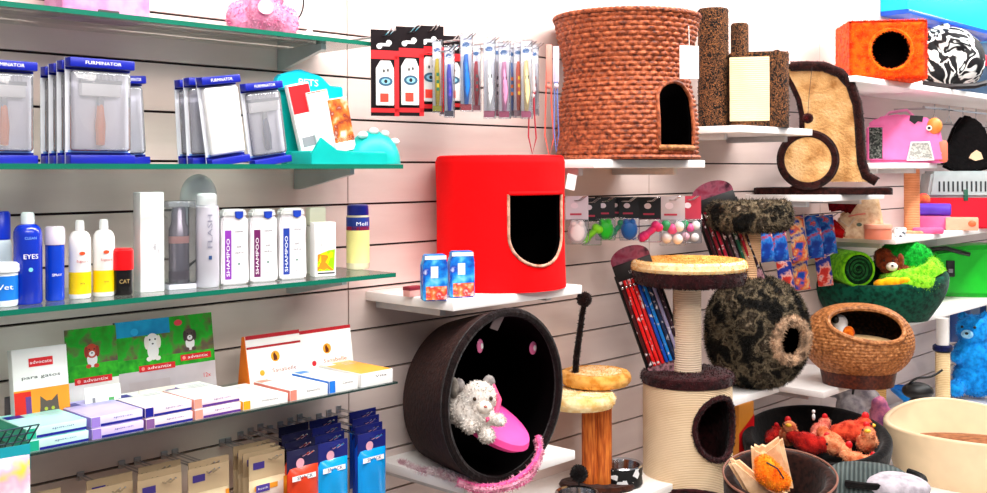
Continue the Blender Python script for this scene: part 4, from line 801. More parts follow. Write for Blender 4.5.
t = thing('small_plush', 'tiny red and orange plush beside the salmon post', 'plush toy', at(925, .12, 1.2365), face(925)); blob('body', [((0, 0, .03), (.03, .025, .03)), ((0, 0, .08), (.025, .022, .03)), ((-.006, -.01, .13), (.03, .026, .03))], plush('f04848', 'e09040', 30), .005, parent=t)

# ------------------------------------------------------------------ green beds
ZG = .9085
px, d = 879, .185; s = S(px, d); t = thing('pet_bed', 'dark green oval pet bed with lime plush lining', 'pet bed', at(px, d, ZG), face(px)); DG = plush('064c38', '02261c', 60, .4); LM = plush('9ae02c', '5cb414', 60, .6)
def bowl(b, rx, ry, h, th, m_out, m_in, rise=lambda a: 0, n=72, bot=.75, zin=.02, fl=.0):
    def o(u, v):
        a = 2*PI*u; k = bot+(1-bot)*math.sin(min(1, v*1.0)*PI/2); zz = v*(h+rise(a)); return (rx*k*math.sin(a)*(1+fl*v), -ry*k*math.cos(a)*(1+fl*v), zz)
    b.grid(o, n, 12, m_out, cu=True)
    def tp(u, v):
        a = 2*PI*u; q = PI*v; kk = 1-th/2*(1-math.cos(q))/max(rx, .01); return (rx*kk*math.sin(a), -ry*kk*math.cos(a), (h+rise(a))+th*.45*math.sin(q))
    b.grid(tp, n, 8, m_out if m_out == m_in else m_in, cu=True)
    def inn(u, v):
        a = 2*PI*u; k = (1-th/rx)*(1-.18*v); return (rx*k*math.sin(a), -ry*k*math.cos(a), (h+rise(a))*(1-v)+zin*v)
    b.grid(inn, n, 10, m_in, cu=True)
    b.add([(rx*bot*math.sin(2*PI*i/n), -ry*bot*math.cos(2*PI*i/n), .0) for i in range(n)], [tuple(range(n))], m_out)
    k = (1-th/rx)*.82; b.add([(rx*k*math.sin(2*PI*i/n), -ry*k*math.cos(2*PI*i/n), zin) for i in range(n)], [tuple(range(n))[::-1]], m_in); return b
b = B(); bowl(b, 65*s, .175, .16, .05, DG, DG, lambda a: -.035*math.cos(a)+.012*math.sin(a), bot=.7); b.build('outer_wall', t)
b = B(); b.grid(lambda u, v: ((61*s-.08*v)*math.sin(PI*.15+PI*.75*u), -(.165-.07*v)*math.cos(PI*.15+PI*.75*u), .145+.03*math.sin(PI*v)*1.6+.055*math.sin(PI*u)), 30, 10, LM); b.ell((28*s, -.05, .15), (.11, .10, .06), LM, 28); b.bm.normal_update(); b.fuzz(2500, .012, LM, seed=11); b.build('lime_lining', t)
LR = Vector(t.location)
t = thing('rolled_blanket', 'rolled lime green blanket with dark inner side in green bed', 'blanket', LR+Vector((0, 0, 0)), face(px))
b = B(); M_ = TR(-30*s, -.06, .205) @ RZ(math.radians(28)) @ RX(PI/2); b.lathe([(.066, -.10), (.070, -.09), (.070, .095), (.066, .10), (.058, .10)], plush('7cd418', '4ca80c', 70), 32, cap=False, M=M_)
b.lathe([(.001, .094), (.058, .094)], plush('0c3818', '041c0c'), 28, cap=False, M=M_); b.tube([M_ @ Vector((( .052-.045*k/60)*math.cos(k*.32), (.052-.045*k/60)*math.sin(k*.32), .097)) for k in range(60)], .0035, plush('1c6c2c', '0c3818'), 6); b.lathe([(.066, -.10), (.001, -.10)], LM, 20, cap=False, M=M_); b.build('roll', t)
t = thing('plush_dog', 'brown and white plush dog lying in green bed', 'plush toy', LR+Vector((0, 0, .12)), face(px))
BRW = plush('8c3c1c', '5c2410', 60)
blob('body', [((10*s, -.06, .10), (.042, .035, .04)), ((4*s, -.05, .13), (.035, .03, .035)), ((20*s, -.05, .07), (.05, .04, .03)), ((30*s, -.06, .06), (.035, .02, .018)), ((14*s, -.085, .05), (.02, .03, .018))], BRW, .005, 1800, .007, parent=t)
b = B(); b.ell((12*s, -.09, .095), (.022, .016, .018), plush('f4ece0', 'd8c8b8')); mz = b.build('muzzle', t); B().ell((12.5*s, -.107, .1), (.005, .004, .004), BLACK).build('nose', mz)
for e in (-1, 1): B().ell((9*s+e*.016, -.09, .118), .004, BLACK).build('eye', t)
B().ell((0*s, -.06, .12), (.014, .02, .034), BRW).build('ear', t); B().ell((20*s, -.06, .115), (.014, .02, .03), BRW).build('ear', t)
t = thing('plush_duck', 'yellow and orange plush toy below the plush dog', 'plush toy', LR+Vector((0, 0, .12)), face(px)); blob('body', [((12*s, -.13, .035), (.045, .025, .024)), ((2*s, -.13, .03), (.03, .02, .02)), ((24*s, -.13, .045), (.03, .02, .016))], plush('f8c010', 'f09010', 40), .005, parent=t)
t = thing('green_cushion', 'bright green plush cushion behind the plush dog', 'cushion', LR+Vector((0, 0, .12)), face(px)); b = B(); b.ell((24*s, .045, .115), (.11, .05, .075), plush('18b838', '0c8424', 60), 28); b.bm.normal_update(); b.fuzz(1500, .01, plush('18b838', '0c8424', 60), seed=12); b.build('cushion', t)
px, d = 968, .17; s = S(px, d); t = thing('green_pet_tunnel', 'bright green nylon pet tunnel with black buckle', 'pet tunnel', at(px, d, ZG), face(px)+.2)
GNY = plain('14c828', .35); b = B(); out = [(-46, 0), (-44, 30), (-34, 46), (-10, 50), (20, 52), (50, 50), (50, 0)]; b.prism([(x*s, z*s) for x, z in out], -.09, .12, GNY, .02); b.build('nylon_shell', t)
b = B(); b.box((-24*s, -.1, 20*s), (-16*s, -.09, 36*s), BLACK, .004); b.box((-22*s, -.104, 24*s), (-18*s, -.1, 28*s), GREY, .002); b.tube([(-40*s, -.06, 46*s), (-24*s, -.092, 48*s), (-10*s, -.092, 44*s), (-2*s, -.092, 42*s)], .010, BLACK, 8); b.build('black_buckle', t)

# ------------------------------------------------------------------ blue hanging packs
BPK = patches('blue_snack_print', [(0, '04104c'), (.46, '0c40a8'), (.55, '2c88e0'), (.62, 'd02c20'), (.68, 'f8e0d0')], 26, 'noise', 'LINEAR', detail=3)
BP2 = patches('blue_snack_print_b', [(0, '061c70'), (.40, '0c48b0'), (.48, 'e86420'), (.55, 'f0c088'), (.62, '0c3ca0')], 24, 'noise', 'LINEAR', detail=3)
BP3 = patches('red_snack_print', [(0, 'a00c18'), (.44, 'c82c20'), (.5, 'e8a898'), (.56, '182c88')], 24, 'noise', 'LINEAR', detail=3)
rows = [(768, 226, 262, BPK), (782, 214, 261, BPK), (801, 216, 261, BP2), (817, 215, 258, BPK), (830, 215, 254, BPK), (788, 258, 296, BP3), (803, 258, 290, BP2), (826, 254, 286, BP3)]
for i, (px, tp, bt, mm) in enumerate(rows):
    d = .10+.012*(i % 3); z = zat(px, bt, d); h = zat(px, tp, d)-z; t = thing('snack_sachet', ['small blue sachet beside the mottled tree, upper row', 'blue sachet with clear top, second of upper row', 'blue sachet with large orange print, upper row', 'blue sachet fourth of the upper row', 'blue sachet at right end of the upper row', 'red and white sachet at left of the lower row', 'dark blue sachet in middle of the lower row', 'red sachet at right of the lower row'][i], 'sachet', at(px, d, z), face(px)*.8, 'blue snack sachets on pegs', rot=(0, math.radians(-7), face(px)*.8))
    hang(('holding blue snack sachets in the %s row' % ('upper' if i < 5 else 'lower'), .006), at(px, d, z), z+h)
    b = B(); pouch(b, 15*S(px, d), h, .02, mm); b.box((-7.5*S(px, d), -.001, h*.93), (7.5*S(px, d), .001, h), plain('1050b0')); b.build('pouch', t)

# ================================================================== TOY CARDS BEHIND THE TREE (centre)
zr = 1.432
def toycard(hdr, toy, kind):
    def f(b, w_, h, tt):
        b.box((-w_/2, -.001, h*.5), (w_/2, .001, h), hdr); b.box((-w_*.5, -.018, 0), (w_*.5, -.001, h*.52), CLEAR, .003); b.disc(-w_*.1, h*.8, w_*.16, w_*.13, -.0016, plain('e8d8e0')); b.rect(-w_*.3, h*.6, w_*.2, h*.64, -.0016, plain('c0304c'))
        if kind == 'bone':
            b.tube([(-w_*.3, -.01, h*.12), (w_*.3, -.01, h*.36)], w_*.17, toy, 10)
            for e in (-1, 1): b.ell((e*w_*.3-.004, -.01, h*.24+e*h*.13), w_*.22, toy, 12); b.ell((e*w_*.3+.004, -.01, h*.24+e*h*.09), w_*.22, toy, 12)
        elif kind == 'mouse': b.ell((0, -.01, h*.25), (w_*.42, .012, h*.24), toy, 16); b.ell((-w_*.15, -.01, h*.42), w_*.18, toy, 12); b.ell((w_*.15, -.01, h*.42), w_*.18, toy, 12); b.tube([(0, -.01, h*.1), (w_*.2, -.01, h*.02), (w_*.35, -.01, h*.06)], .002, toy)
        else:
            for k, (x, z) in enumerate(((-.22, .15), (.2, .13), (0, .33), (-.25, .4), (.25, .38))): b.ell((x*w_, -.012, z*h), w_*.21, [toy, plain('f0eaea'), plain('f060a0'), plain('30a060'), plain('f4f0ee')][k], 14)
    return f
HB = plain('0c080c', .4)
ty = [(577, .155, HB and plain('d8d0d8'), plain('f4e8e4'), 'mouse', 196, 244, 23, 'clear pack of white toys touching the red cat house'), (591, .13, HB, plain('8ae800'), 'bone', 198, 245, 20, 'black card with lime green bone toy'), (605, .15, HB, plain('18c818'), 'mouse', 197, 240, 20, 'black card with bright green mouse toy'), (617, .11, HB, plain('18b878'), 'bone', 197, 238, 16, 'black card with sea green bone toy'), (629, .14, HB, plain('0c68c0'), 'mouse', 197, 240, 20, 'black card with blue mouse toy'), (650, .14, HB, plain('f42c80'), 'bone', 197, 242, 22, 'black card with hot pink bone toy'), (672, .15, plain('c8bcc0'), plain('f4f0f0'), 'balls', 196, 245, 26, 'clear bag of pastel ball toys'), (690, .12, plain('c03048'), plain('f0b8c8'), 'balls', 196, 243, 22, 'red topped bag of ball toys beside the dark lead rack')]
for px, d, hd, tc, kd, tp, bt, w_, lb in ty:
    z = zat(px, bt, d); bag_front(toycard(hd, tc, kd), w_*S(px, d), zat(px, tp, d)-z, 'toy_card', lb, px, d, z, 'toy', 'small toy cards under the wicker basket', rz=face(px)*.9)

# ================================================================== LEAD RACKS
def leadrack(px, d, top, bot, wpx, cols, label, tilt=-19):
    s = S(px, d); H = (bot-top)*s/math.cos(math.radians(tilt)); W = wpx*s; z = zat(px, top+8, d)
    t = thing('lead_rack', label, 'lead display', at(px, d, z), 0, 'round topped lead racks', rot=(0, math.radians(tilt), face(px)))
    b = B(); b.disc(0, 0, W*.46, W*.28, 0, patches('pink_foil', [(.3, '8c1c38'), (.5, '9c5468'), (.7, '40202c')], 30, 'noise', 'LINEAR', rough=.25), n=28)
    b.prism([(-W*.5, -.01)]+[(W*.5*math.cos(a), W*.30*math.sin(a)) for a in arc(PI, 0, 20)]+[(W*.5, -.01)], .001, .006, patches('pink_foil', [], 1)); b.box((-W*.5, -.004, -H*.17), (W*.5, .004, -.008), BLACK, .003); b.text('LEADS', .012, plain('b0a8a8'), 0, -H*.1, -.0046); b.build('header', t)
    b = B(); b.tube([(-W*.5, 0, -H*.1), (-W*.5, 0, -H)], .004, BLACK, 8); b.tube([(W*.5, 0, -H*.1), (W*.5, 0, -H)], .004, BLACK, 8); b.box((-W*.5, -.012, -H), (W*.5, .006, -H*.84), patches('rack_foot', [(.3, '2c1014'), (.5, 'a87880'), (.65, '481820')], 60, 'noise', 'LINEAR'), .004); b.box((-W*.5, .004, -H), (W*.5, .006, 0), plain('1c0c10')); b.build('frame', t)
    n_ = len(cols)
    for k, c in enumerate(cols):
        x = -W*.42+W*.84*k/(n_-1); b = B()
        b.tube([(x, -.008, -H*.15), (x+.001, -.016, -H*.5), (x+.002, -.012, -H*.84)], .0052, patches('lead_'+c, [(.35, c), (.6, c), (.68, 'e8dcdc')], 60, 'noise', 'LINEAR', rough=.4), 7); b = b.build('pet_lead', t); B().ell((x, -.015, -H*.2), .005, CHROME, 8).build('metal_clip', b)
leadrack(630, .14, 250, 372, 40, ['481014', 'e01418', 'f02020', 'd81c20', '0c4cb8', '0a80d8', '1c2c50', '9c94b8', '301828'], 'tilted rack of red and blue pet leads beside the round sisal platform')
leadrack(712, .14, 186, 280, 42, ['3c0c14', '8c1424', 'c01c38', '40101c', '7c6064', '206044', 'b01428', '2c1018'], 'tilted rack of dark crimson pet leads behind the mottled tree')

# ================================================================== BIG CAT TREE (beige sisal barrel)
px, d = 688, .27; s = S(px, d); zb = .4505; t = thing('sisal_cat_tree', 'tall beige sisal barrel cat tree with round plush platform', 'cat tree', at(px, d, zb), face(px))
SB = sisal('f2d8b4', 'd8b48a', 420); Rb = 44*s; Ht = zat(px, 374, d)-zb; ah = math.radians(44)
TB = plush('3a1518', '1c090b', 60)
def holeT(a, z):
    x = (a-ah)*Rb; zz = zat(px, 420, d)-zb
    if (x/(.078))**2+((z-zz)/(30*s))**2 < 1: return True
    return False
b = B(); cyl_shell(b, Rb, Ht, SB, holeT, 240, 120); b.build('barrel', t)
b = B(); cyl_shell(b, Rb-.010, Ht, TB, holeT, 200, 100); b.build('inner_lining', t)
zz = zat(px, 420, d)-zb
def tp_(x, z, rr=Rb+.001): a = ah+x/Rb; return (rr*math.sin(a), -rr*math.cos(a), z)
b = B(); b.tube([tp_(.078*math.cos(q), zz+30*s*math.sin(q)) for q in arc(0, 2*PI, 48)[:-1]], .0075, TB, 8, closed=True); b.bm.normal_update(); b.fuzz(1500, .006, TB, seed=21); b.build('doorway_trim', t)
b = B(); b.tube([((Rb+.001)*math.sin(a+.3), -(Rb+.001)*math.cos(a+.3), .128+.035*math.sin((a+1.25)/2.0*PI) if -1.2 < a < .8 else .128) for a in arc(-1.35, 1.25, 40)], .007, TB, 8); b.build('lower_trim', t)
b = B(); b.lathe([(Rb*1.02, Ht-.022), (Rb*1.04, Ht-.01), (Rb*1.03, Ht+.004), (Rb*.96, Ht+.010), (.001, Ht+.011)], TB, 56, cap=False); b.bm.normal_update(); b.fuzz(2500, .007, TB, seed=22); b.build('barrel_lid', t)
zd = zat(690, 266, d)-zb
b = B(); b.lathe([(14*s, Ht+.01), (14*s, zd-.05)], sisal('f4dcc0', 'dcb894', 300), 28); b.build('post', t)
b = B(); Rd = 57*s; b.lathe([(.001, zd-.055), (Rd*.5, zd-.055), (Rd*.93, zd-.048), (Rd*.99, zd-.024), (Rd*.98, zd-.008)], TB, 56, cap=False, c=(.006, 0)); b.bm.normal_update(); b.fuzz(3000, .008, TB, seed=23); b.build('platform_underside', t)
TAN = plush('eeb05c', 'd08a38', 45, .5)
b = B(); b.lathe([(Rd*.97, zd-.012), (Rd*1.01, zd), (Rd*.99, zd+.014), (Rd*.93, zd+.021)], plush('ffe6b0', 'f0c888', 50), 56, cap=False, c=(.006, 0)); b.lathe([(Rd*.93, zd+.021), (Rd*.86, zd+.014), (Rd*.5, zd+.008), (.001, zd+.006)], TAN, 56, cap=False, c=(.006, 0)); b.bm.normal_update(); b.fuzz(3500, .004, TAN, seed=24); b.build('platform_plush', t)

# ================================================================== MOTTLED FUR CAVE TREE
MOT = patches('mottled_fur', [(.36, '0a0806'), (.46, '1e1a14'), (.53, '84745c'), (.58, '241e16'), (.64, '54483a'), (.70, 'b8a488')], 19, 'noise', 'LINEAR', rough=.95, st=1.0, detail=4, distort=0)
px, d = 757, .25; s = S(px, d); zb = .8125; t = thing('fur_cave_tree', 'mottled grey brown fur cave with post and round fur platform', 'cat tree', at(px, d, zb), face(px))
Rc = 49.5*s; Hc = zat(px, 278, d)-zb; ax = math.radians(41)
hd_ = Vector((math.sin(ax), -math.cos(ax), -.04)).normalized(); cc_ = Vector((0, 0, Hc*.5))
def fs(u, v, k=1.0):
    a = 2*PI*u; e = (v-.5)*PI; ce = abs(math.cos(e))**.80; se = math.copysign(abs(math.sin(e))**.9, math.sin(e)); return Vector((Rc*k*ce*math.sin(a), -Rc*k*ce*math.cos(a), Hc*.5+Hc*.5*k*se))
inh = lambda p: (p-cc_).normalized().dot(hd_) > math.cos(math.radians(19))
b = B(); b.grid(lambda u, v: fs(u, v), 120, 60, MOT, cu=True, keep=lambda u, v: not inh(fs(u, v))); b.bm.normal_update(); b.fuzz(26000, .016, MOT, .0014, seed=31, jit=.7); b.build('fur_cave', t)
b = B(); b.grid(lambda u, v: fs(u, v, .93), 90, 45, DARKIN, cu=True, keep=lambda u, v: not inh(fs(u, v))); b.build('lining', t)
q1 = hd_.cross(Vector((0, 0, 1))).normalized(); q2 = hd_.cross(q1); LF = plush('cca888', '5c4636', 40)
b = B(); b.tube([cc_+(hd_*math.cos(.37)+(q1*math.cos(a)+q2*math.sin(a))*math.sin(.37)).normalized()*Rc*1.06 for a in arc(0, 2*PI, 40)[:-1]], .014, LF, 8, closed=True); b.bm.normal_update(); b.fuzz(2500, .014, LF, .0014, seed=32, jit=.8); b.build('hole_trim', t)
s7 = S(749, d); zp = zat(747, 228, d)-zb
b = B(); b.lathe([(10.5*s, Hc*.96), (10.5*s, zp)], sisal('ecbc90', 'd09c6c', 280), 24, c=(-6*s, 0)); b.build('post', t)
b = B(); b.lathe([(.001, zp-.01), (34*s, zp-.008), (41*s, zp+.012), (42*s, zp+.045), (39*s, zp+.075), (34*s, zp+.085), (28*s, zp+.07), (.001, zp+.06)], MOT, 48, cap=False, c=(-7*s, 0)); b.bm.normal_update(); b.fuzz(13000, .014, MOT, .0014, seed=33, jit=.7); b.build('fur_platform', t)

# ================================================================== WICKER POD
px, d = 858, .325; s = S(px, d); zb = .7425; t = thing('wicker_pod', 'oval tan wicker pod bed with open top and cushion', 'cat basket', at(px, d, zb), face(px)); Rp = 53*s; Hp = .262
hd2 = Vector((.20, -.76, .64)).normalized(); cp = Vector((0, 0, .022+Hp*.5))
wv2 = weave(110, 36, .0032)
def fp(u, v, k=1.0, w_=1):
    a = 2*PI*u; e = (v-.5)*PI; ce = abs(math.cos(e))**.8; r = (Rp+w_*wv2(u, v))*k*ce
    return Vector((r*math.sin(a), -r*.9*math.cos(a), .022+Hp*.5+Hp*.5*k*math.sin(e)))
def inp(p):
    q = p-cp; q = Vector((q.x/Rp, q.y/(Rp*.9), q.z/(Hp*.5))).normalized(); h_ = hd2; r_ = Vector((1, 0, -.22)); r_ = (r_-h_*r_.dot(h_)).normalized(); u_ = h_.cross(r_)
    return q.dot(h_) > 0 and (q.dot(r_)/.66)**2+(q.dot(u_)/.50)**2 < 1
b = B(); b.grid(lambda u, v: fp(u, v), 660, 216, WK2, cu=True, keep=lambda u, v: not inp(fp(u, v, 1, 0))); b.build('woven_shell', t)
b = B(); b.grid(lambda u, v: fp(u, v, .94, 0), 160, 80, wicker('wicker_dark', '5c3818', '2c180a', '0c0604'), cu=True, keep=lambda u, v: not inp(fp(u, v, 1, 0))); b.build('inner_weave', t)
h_ = hd2; r_ = Vector((1, 0, -.22)); r_ = (r_-h_*r_.dot(h_)).normalized(); u_ = h_.cross(r_)
def rimp(a):
    x, y = .66*math.cos(a), .50*math.sin(a); q = r_*x+u_*y+h_*math.sqrt(max(0, 1-x*x-y*y)); e = math.asin(max(-1, min(1, q.z)))
    k = (abs(math.cos(e))**.8)/max(.05, abs(math.cos(e))); return cp+Vector((q.x*Rp*k, q.y*Rp*.9*k, q.z*Hp*.5))
b = B(); b.tube([rimp(a) for a in arc(0, 2*PI, 60)[:-1]], .009, WK2, 8, closed=True); b.build('braided_rim', t)
b = B(); b.lathe([(.001, 0), (Rp*.64, 0), (Rp*.66, .02), (Rp*.69, .05)], wicker('wicker_foot', '6c2c14', '4c1c0c', '2c0c04'), 48, cap=False, sy=.9); b.build('foot_ring', t)
b = B(); b.ell((0, .0, .125), (Rp*.84, Rp*.74, .045), plush('f0c890', 'd8a868', 40, .4), 32); b.build('cushion', t)
t = thing('penguin_toy', 'small white and orange bird toy inside the wicker pod', 'plush toy', Vector(t.location)+Vector((0, 0, .14)), face(px)); blob('body', [((-.060, -.01, .075), (.028, .024, .030)), ((-.048, -.02, .042), (.026, .022, .028))], plain('f4f0ec'), .004, parent=t)
b = B(); b.ell((-.030, -.04, .045), (.020, .012, .024), plush('f07818', 'c84c08')); b.ell((-.074, -.030, .088), (.012, .010, .014), BLACK); b.build('orange_belly', t)
# toys on and below the pod shelf
t = thing('grey_toy', 'grey and white plush toy with black bands below the pod', 'plush toy', at(846, .12, .4505), face(838)); s = S(838, .12)
blob('body', [((0, 0, .20), (.055, .04, .05)), ((.05, 0, .21), (.045, .035, .05)), ((-.05, 0, .19), (.035, .03, .035)), ((.09, .0, .16), (.04, .03, .04)), ((.02, 0, .12), (.06, .05, .07)), ((.02, 0, .05), (.07, .06, .05))], plush('b8b0b0', '807880', 30), .006, parent=t)
b = B(); 
for x in (-.05, .045): b.tube([(x-.02, -.03, .18), (x-.012, -.045, .225), (x+.01, -.045, .24), (x+.03, -.04, .225)], .005, BLACK, 8)
b.build('black_band', t)

# ================================================================== DARK CAT TUNNEL WITH PLUSH CAT
TW = patches('dark_weave', [(.3, '1c0b09'), (.5, '2e1410'), (.7, '3c1c16')], 90, 'noise', 'LINEAR', rough=.85, st=.6)
t = thing('cat_tunnel', 'large dark brown round cat cave on wall shelf', 'cat cave', (0, 0, .8065)); fc = P(505, 389, .36); Rt = 86*S(502, .36)*1.0
fc.z = .8065+Rt+.004; bc = Vector((1.855, -.05, .8065+.135)); Rk = .182
def ft(u, v, k=0):
    a = 2*PI*u; c_ = bc.lerp(fc, v); r_ = Rk+(Rt-Rk)*(1-(1-v)**1.7)-k; zz = c_.z-.8065+r_*math.sin(a)
    return Vector((c_.x+r_*math.cos(a), c_.y, max(.002+k*.5, zz)))
b = B(); b.grid(lambda u, v: ft(u, v), 96, 24, TW, cu=True); b.add([ft(i/48, 0) for i in range(48)], [tuple(range(48))], TW); b.build('outer_cover', t)
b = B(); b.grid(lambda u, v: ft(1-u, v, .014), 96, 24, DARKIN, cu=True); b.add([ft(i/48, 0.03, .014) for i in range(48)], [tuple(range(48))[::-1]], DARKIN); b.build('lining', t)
b = B(); b.tube([ft(i/72, 1, .006) for i in range(72)], .010, plush('180a0a', '0c0404', 70), 8, closed=True); b.build('rim', t)
for x, z, sx in ((480, 346, 1), (533, 348, 1.3)):
    b = B(); q = P(x, z, .30); b.ell((q.x, q.y, q.z-.8065), (.010*sx, .004, .016), plain('e878a8', .3), 14); b.ell((q.x+.002, q.y-.004, q.z-.8065), (.004*sx, .003, .007), WHITE, 10); b.build('pink_eye_button', t)
q = P(497, 322, .345); b = B(); b.box((-.013, -.001, -.018), (.013, .001, .018), plain('6c6060', .6)); b.build('care_label', t, (q.x, q.y, q.z-.8065), rot=(.3, .35, 0))
t = thing('pink_cushion', 'hot pink oval cushion inside the dark cat cave', 'cushion', (0, 0, 0)); q = P(497, 426, .335); b = B()
PKV = plain('ff4aa0', .6, var=.12)
b.lathe([(.001, 0), (.098, .002), (.11, .014), (.104, .026), (.07, .033), (.001, .032)], PKV, 40, sx=.95, sy=.95, M=TR(q.x-.004, q.y+.03, q.z-.005) @ RX(math.radians(30)) @ RY(math.radians(14)), cap=False); b.build('cushion', t)
t.location = (0, 0, 0)
px = 473; q = P(476, 418, .35); t = thing('plush_cat', 'grey and white plush cat lying on the pink cushion', 'plush toy', (q.x, q.y, q.z-.012), face(px)+.15); GC = plush('e4dcd4', 'c2b6ac', 60, .4)
s = S(px, .32)
blob('body', [((-15*s, .03, 20*s), (.036, .042, .034)), ((-9*s, 0, 12*s), (.042, .04, .034)), ((2*s, -.01, 26*s), (.040, .034, .037)), ((-8*s, -.03, 2*s), (.020, .03, .016)), ((8*s, -.035, -8*s), (.018, .026, .017)), ((12*s, -.03, 8*s), (.028, .018, .014)), ((20*s, -.04, 6*s), (.016, .016, .013)), ((0, -.02, 12*s), (.03, .03, .03))], GC, .0045, 2600, .006, parent=t)
for x, z in ((-17, 42), (13, 44)):
    b = B()
    b.add([((x-7)*s, 0, (z-8)*s), ((x+6)*s, 0, (z-8)*s), (x*s, .004, (z+4)*s), (x*s, .016, (z-6)*s)], [(0, 1, 2), (1, 3, 2), (3, 0, 2), (0, 3, 1)], plush('98908c', '706868')); b.ell((x*s, .0, (z-4)*s), (.014, .008, .016), plush('98908c', '706868'), 12)
    b.build('ear', t)
b = B(); b.ell((5*s, -.042, 20*s), (.017, .014, .014), plush('fff4e8', 'e8d8c8')); mz = b.build('muzzle', t); B().ell((5.5*s, -.056, 22*s), (.004, .003, .003), plain('c87060')).build('nose', mz)
for e, x in ((-1, -4), (1, 12)): B().ell((x*s, -.040, 28*s), (.0045, .004, .005), plain('3c2814', .2), 10).build('eye', t)
B().ell((-22*s, -.0, 36*s), (.012, .016, .024), plush('8c847c', '686058'), 14).build('tail_tip', t)
b = B(); b.tube([(16*s, 0, 38*s), (22*s, -.015, 24*s), (18*s, -.03, 12*s), (6*s, -.045, 8*s)], .006, plain('f04c7c', .4), 8); b.build('pink_ribbon', t)
# feather boa loops hanging around the shelf
t = thing('pink_boa', 'pink glitter tinsel lead looped below the dark cat cave', 'pet toy', (0, 0, 0)); b = B(); PB = plain('f0589c', .35); PB2 = plush('f0a8c0', 'c87890', 50)
def loopp(pts, r, m): b.tube(pts, r, m, 8)
def smooth(pp, n_=8):
    out = []
    for i in range(len(pp)-1):
        p0, p1, p2, p3 = [Vector(pp[max(0, min(len(pp)-1, i+k))]) for k in (-1, 0, 1, 2)]
        for k in range(n_):
            u = k/n_; out.append(.5*((2*p1)+(p2-p0)*u+(2*p0-5*p1+4*p2-p3)*u*u+(3*p1-p0-3*p2+p3)*u**3))
    return out+[Vector(pp[-1])]
for off, mm, r_ in ((0, PB, .006), (5, PB2, .008), (10, PB, .0045)):
    pp = [P(458, 480+off*.3, .335), P(478, 486+off*.5, .36), P(505, 484+off*.5, .39), P(528, 470+off, .40), P(539, 452+off*.7, .39), P(538, 436+off*.5, .37)]
    loopp(smooth(pp), r_, mm)
b.bm.normal_update(); b.fuzz(1500, .008, PB2, seed=41); b.build('tinsel', t)
t = thing('white_boa', 'white and pink feather boa along the shelf left of the cave', 'pet toy', (0, 0, 0)); b = B(); b.tube(smooth([P(400, 462, .06), P(418, 470, .14), P(440, 473, .22), P(460, 480, .30), P(482, 490, .325)]), .006, plush('e8d0d0', 'c8a0a8', 50), 8); b.bm.normal_update(); b.fuzz(1800, .010, plush('f4e4e4', 'd8b0b8', 50), seed=42); b.build('feathers', t)

# ================================================================== SMALL CAT TREE (cream discs, wood column)
WOOD = patches('orange_sisal', [(.3, '7c2c08'), (.5, 'c05c1c'), (.7, 'e08434')], 30, 'noise', 'LINEAR', rough=.6, stretch=(6, 6, .5), detail=4)
zb = .6305; q = at(597, .17, zb); s = S(597, .17); t = thing('small_cat_tree', 'small cat tree with orange post and two cream plush platforms', 'cat tree', q, face(597))
B().lathe([(.001, 0), (.10, 0), (.105, .008), (.10, .016), (.001, .017)], plush('3c1c10', '200c08'), 40, sy=.6, cap=False).build('base', t)
za = zat(583, 402, .17)-zb; zc = zat(597, 375, .10)-zb
b = B(); 
for k in range(3): b.lathe([(9*s, .012), (9*s, za-.012)], WOOD, 20, c=((-6+6*k)*s, .004*((k % 2)*2-1)))
b.build('front_post', t); B().lathe([(9*s, .012), (9*s, zc-.012)], WOOD, 20, c=(0, .075)).build('rear_post', t)
def plat(nm_, cx_, cy_, R_, z_, m1, m2, sd):
    b = B(); b.lathe([(.001, z_-.016), (R_*.9, z_-.016), (R_, z_-.004), (R_*1.0, z_+.01), (R_*.92, z_+.02), (R_*.7, z_+.020), (.001, z_+.018)], m1, 44, c=(cx_, cy_), cap=False); b.lathe([(R_*.74, z_+.0205), (R_*.4, z_+.021), (.001, z_+.021)], m2, 44, c=(cx_, cy_), cap=False); b.bm.normal_update(); b.fuzz(2000, .004, m1, seed=sd); b.build(nm_, t)
plat('platform', -17*s, -.02, 36*s, za, plush('ffe8b4', 'f0c070', 40), plush('fff0c8', 'f0d090', 40), 51)
plat('platform', -1*s, .07, 36*s, zc, plush('f4b860', 'd88c30', 40), plush('ffe0b0', 'e8bc80', 40), 52)
xx, zz = -20*s, zat(577, 300, .12)-zb
b = B(); b.tube([(-22*s, .04, zc+.005), (-20*s, .035, zc+.07), (-14*s, .03, zz-.04), (-12*s, .03, zz-.012)], [.0085, .0085, .0075, .007], plush('180806', '080302'), 8); b.ell((-12*s, .03, zz), .0205, plush('240c08', '0c0403'), 18); b.bm.normal_update(); b.fuzz(900, .005, plush('240c08', '0c0403'), seed=53); b.build('stick_toy', t)
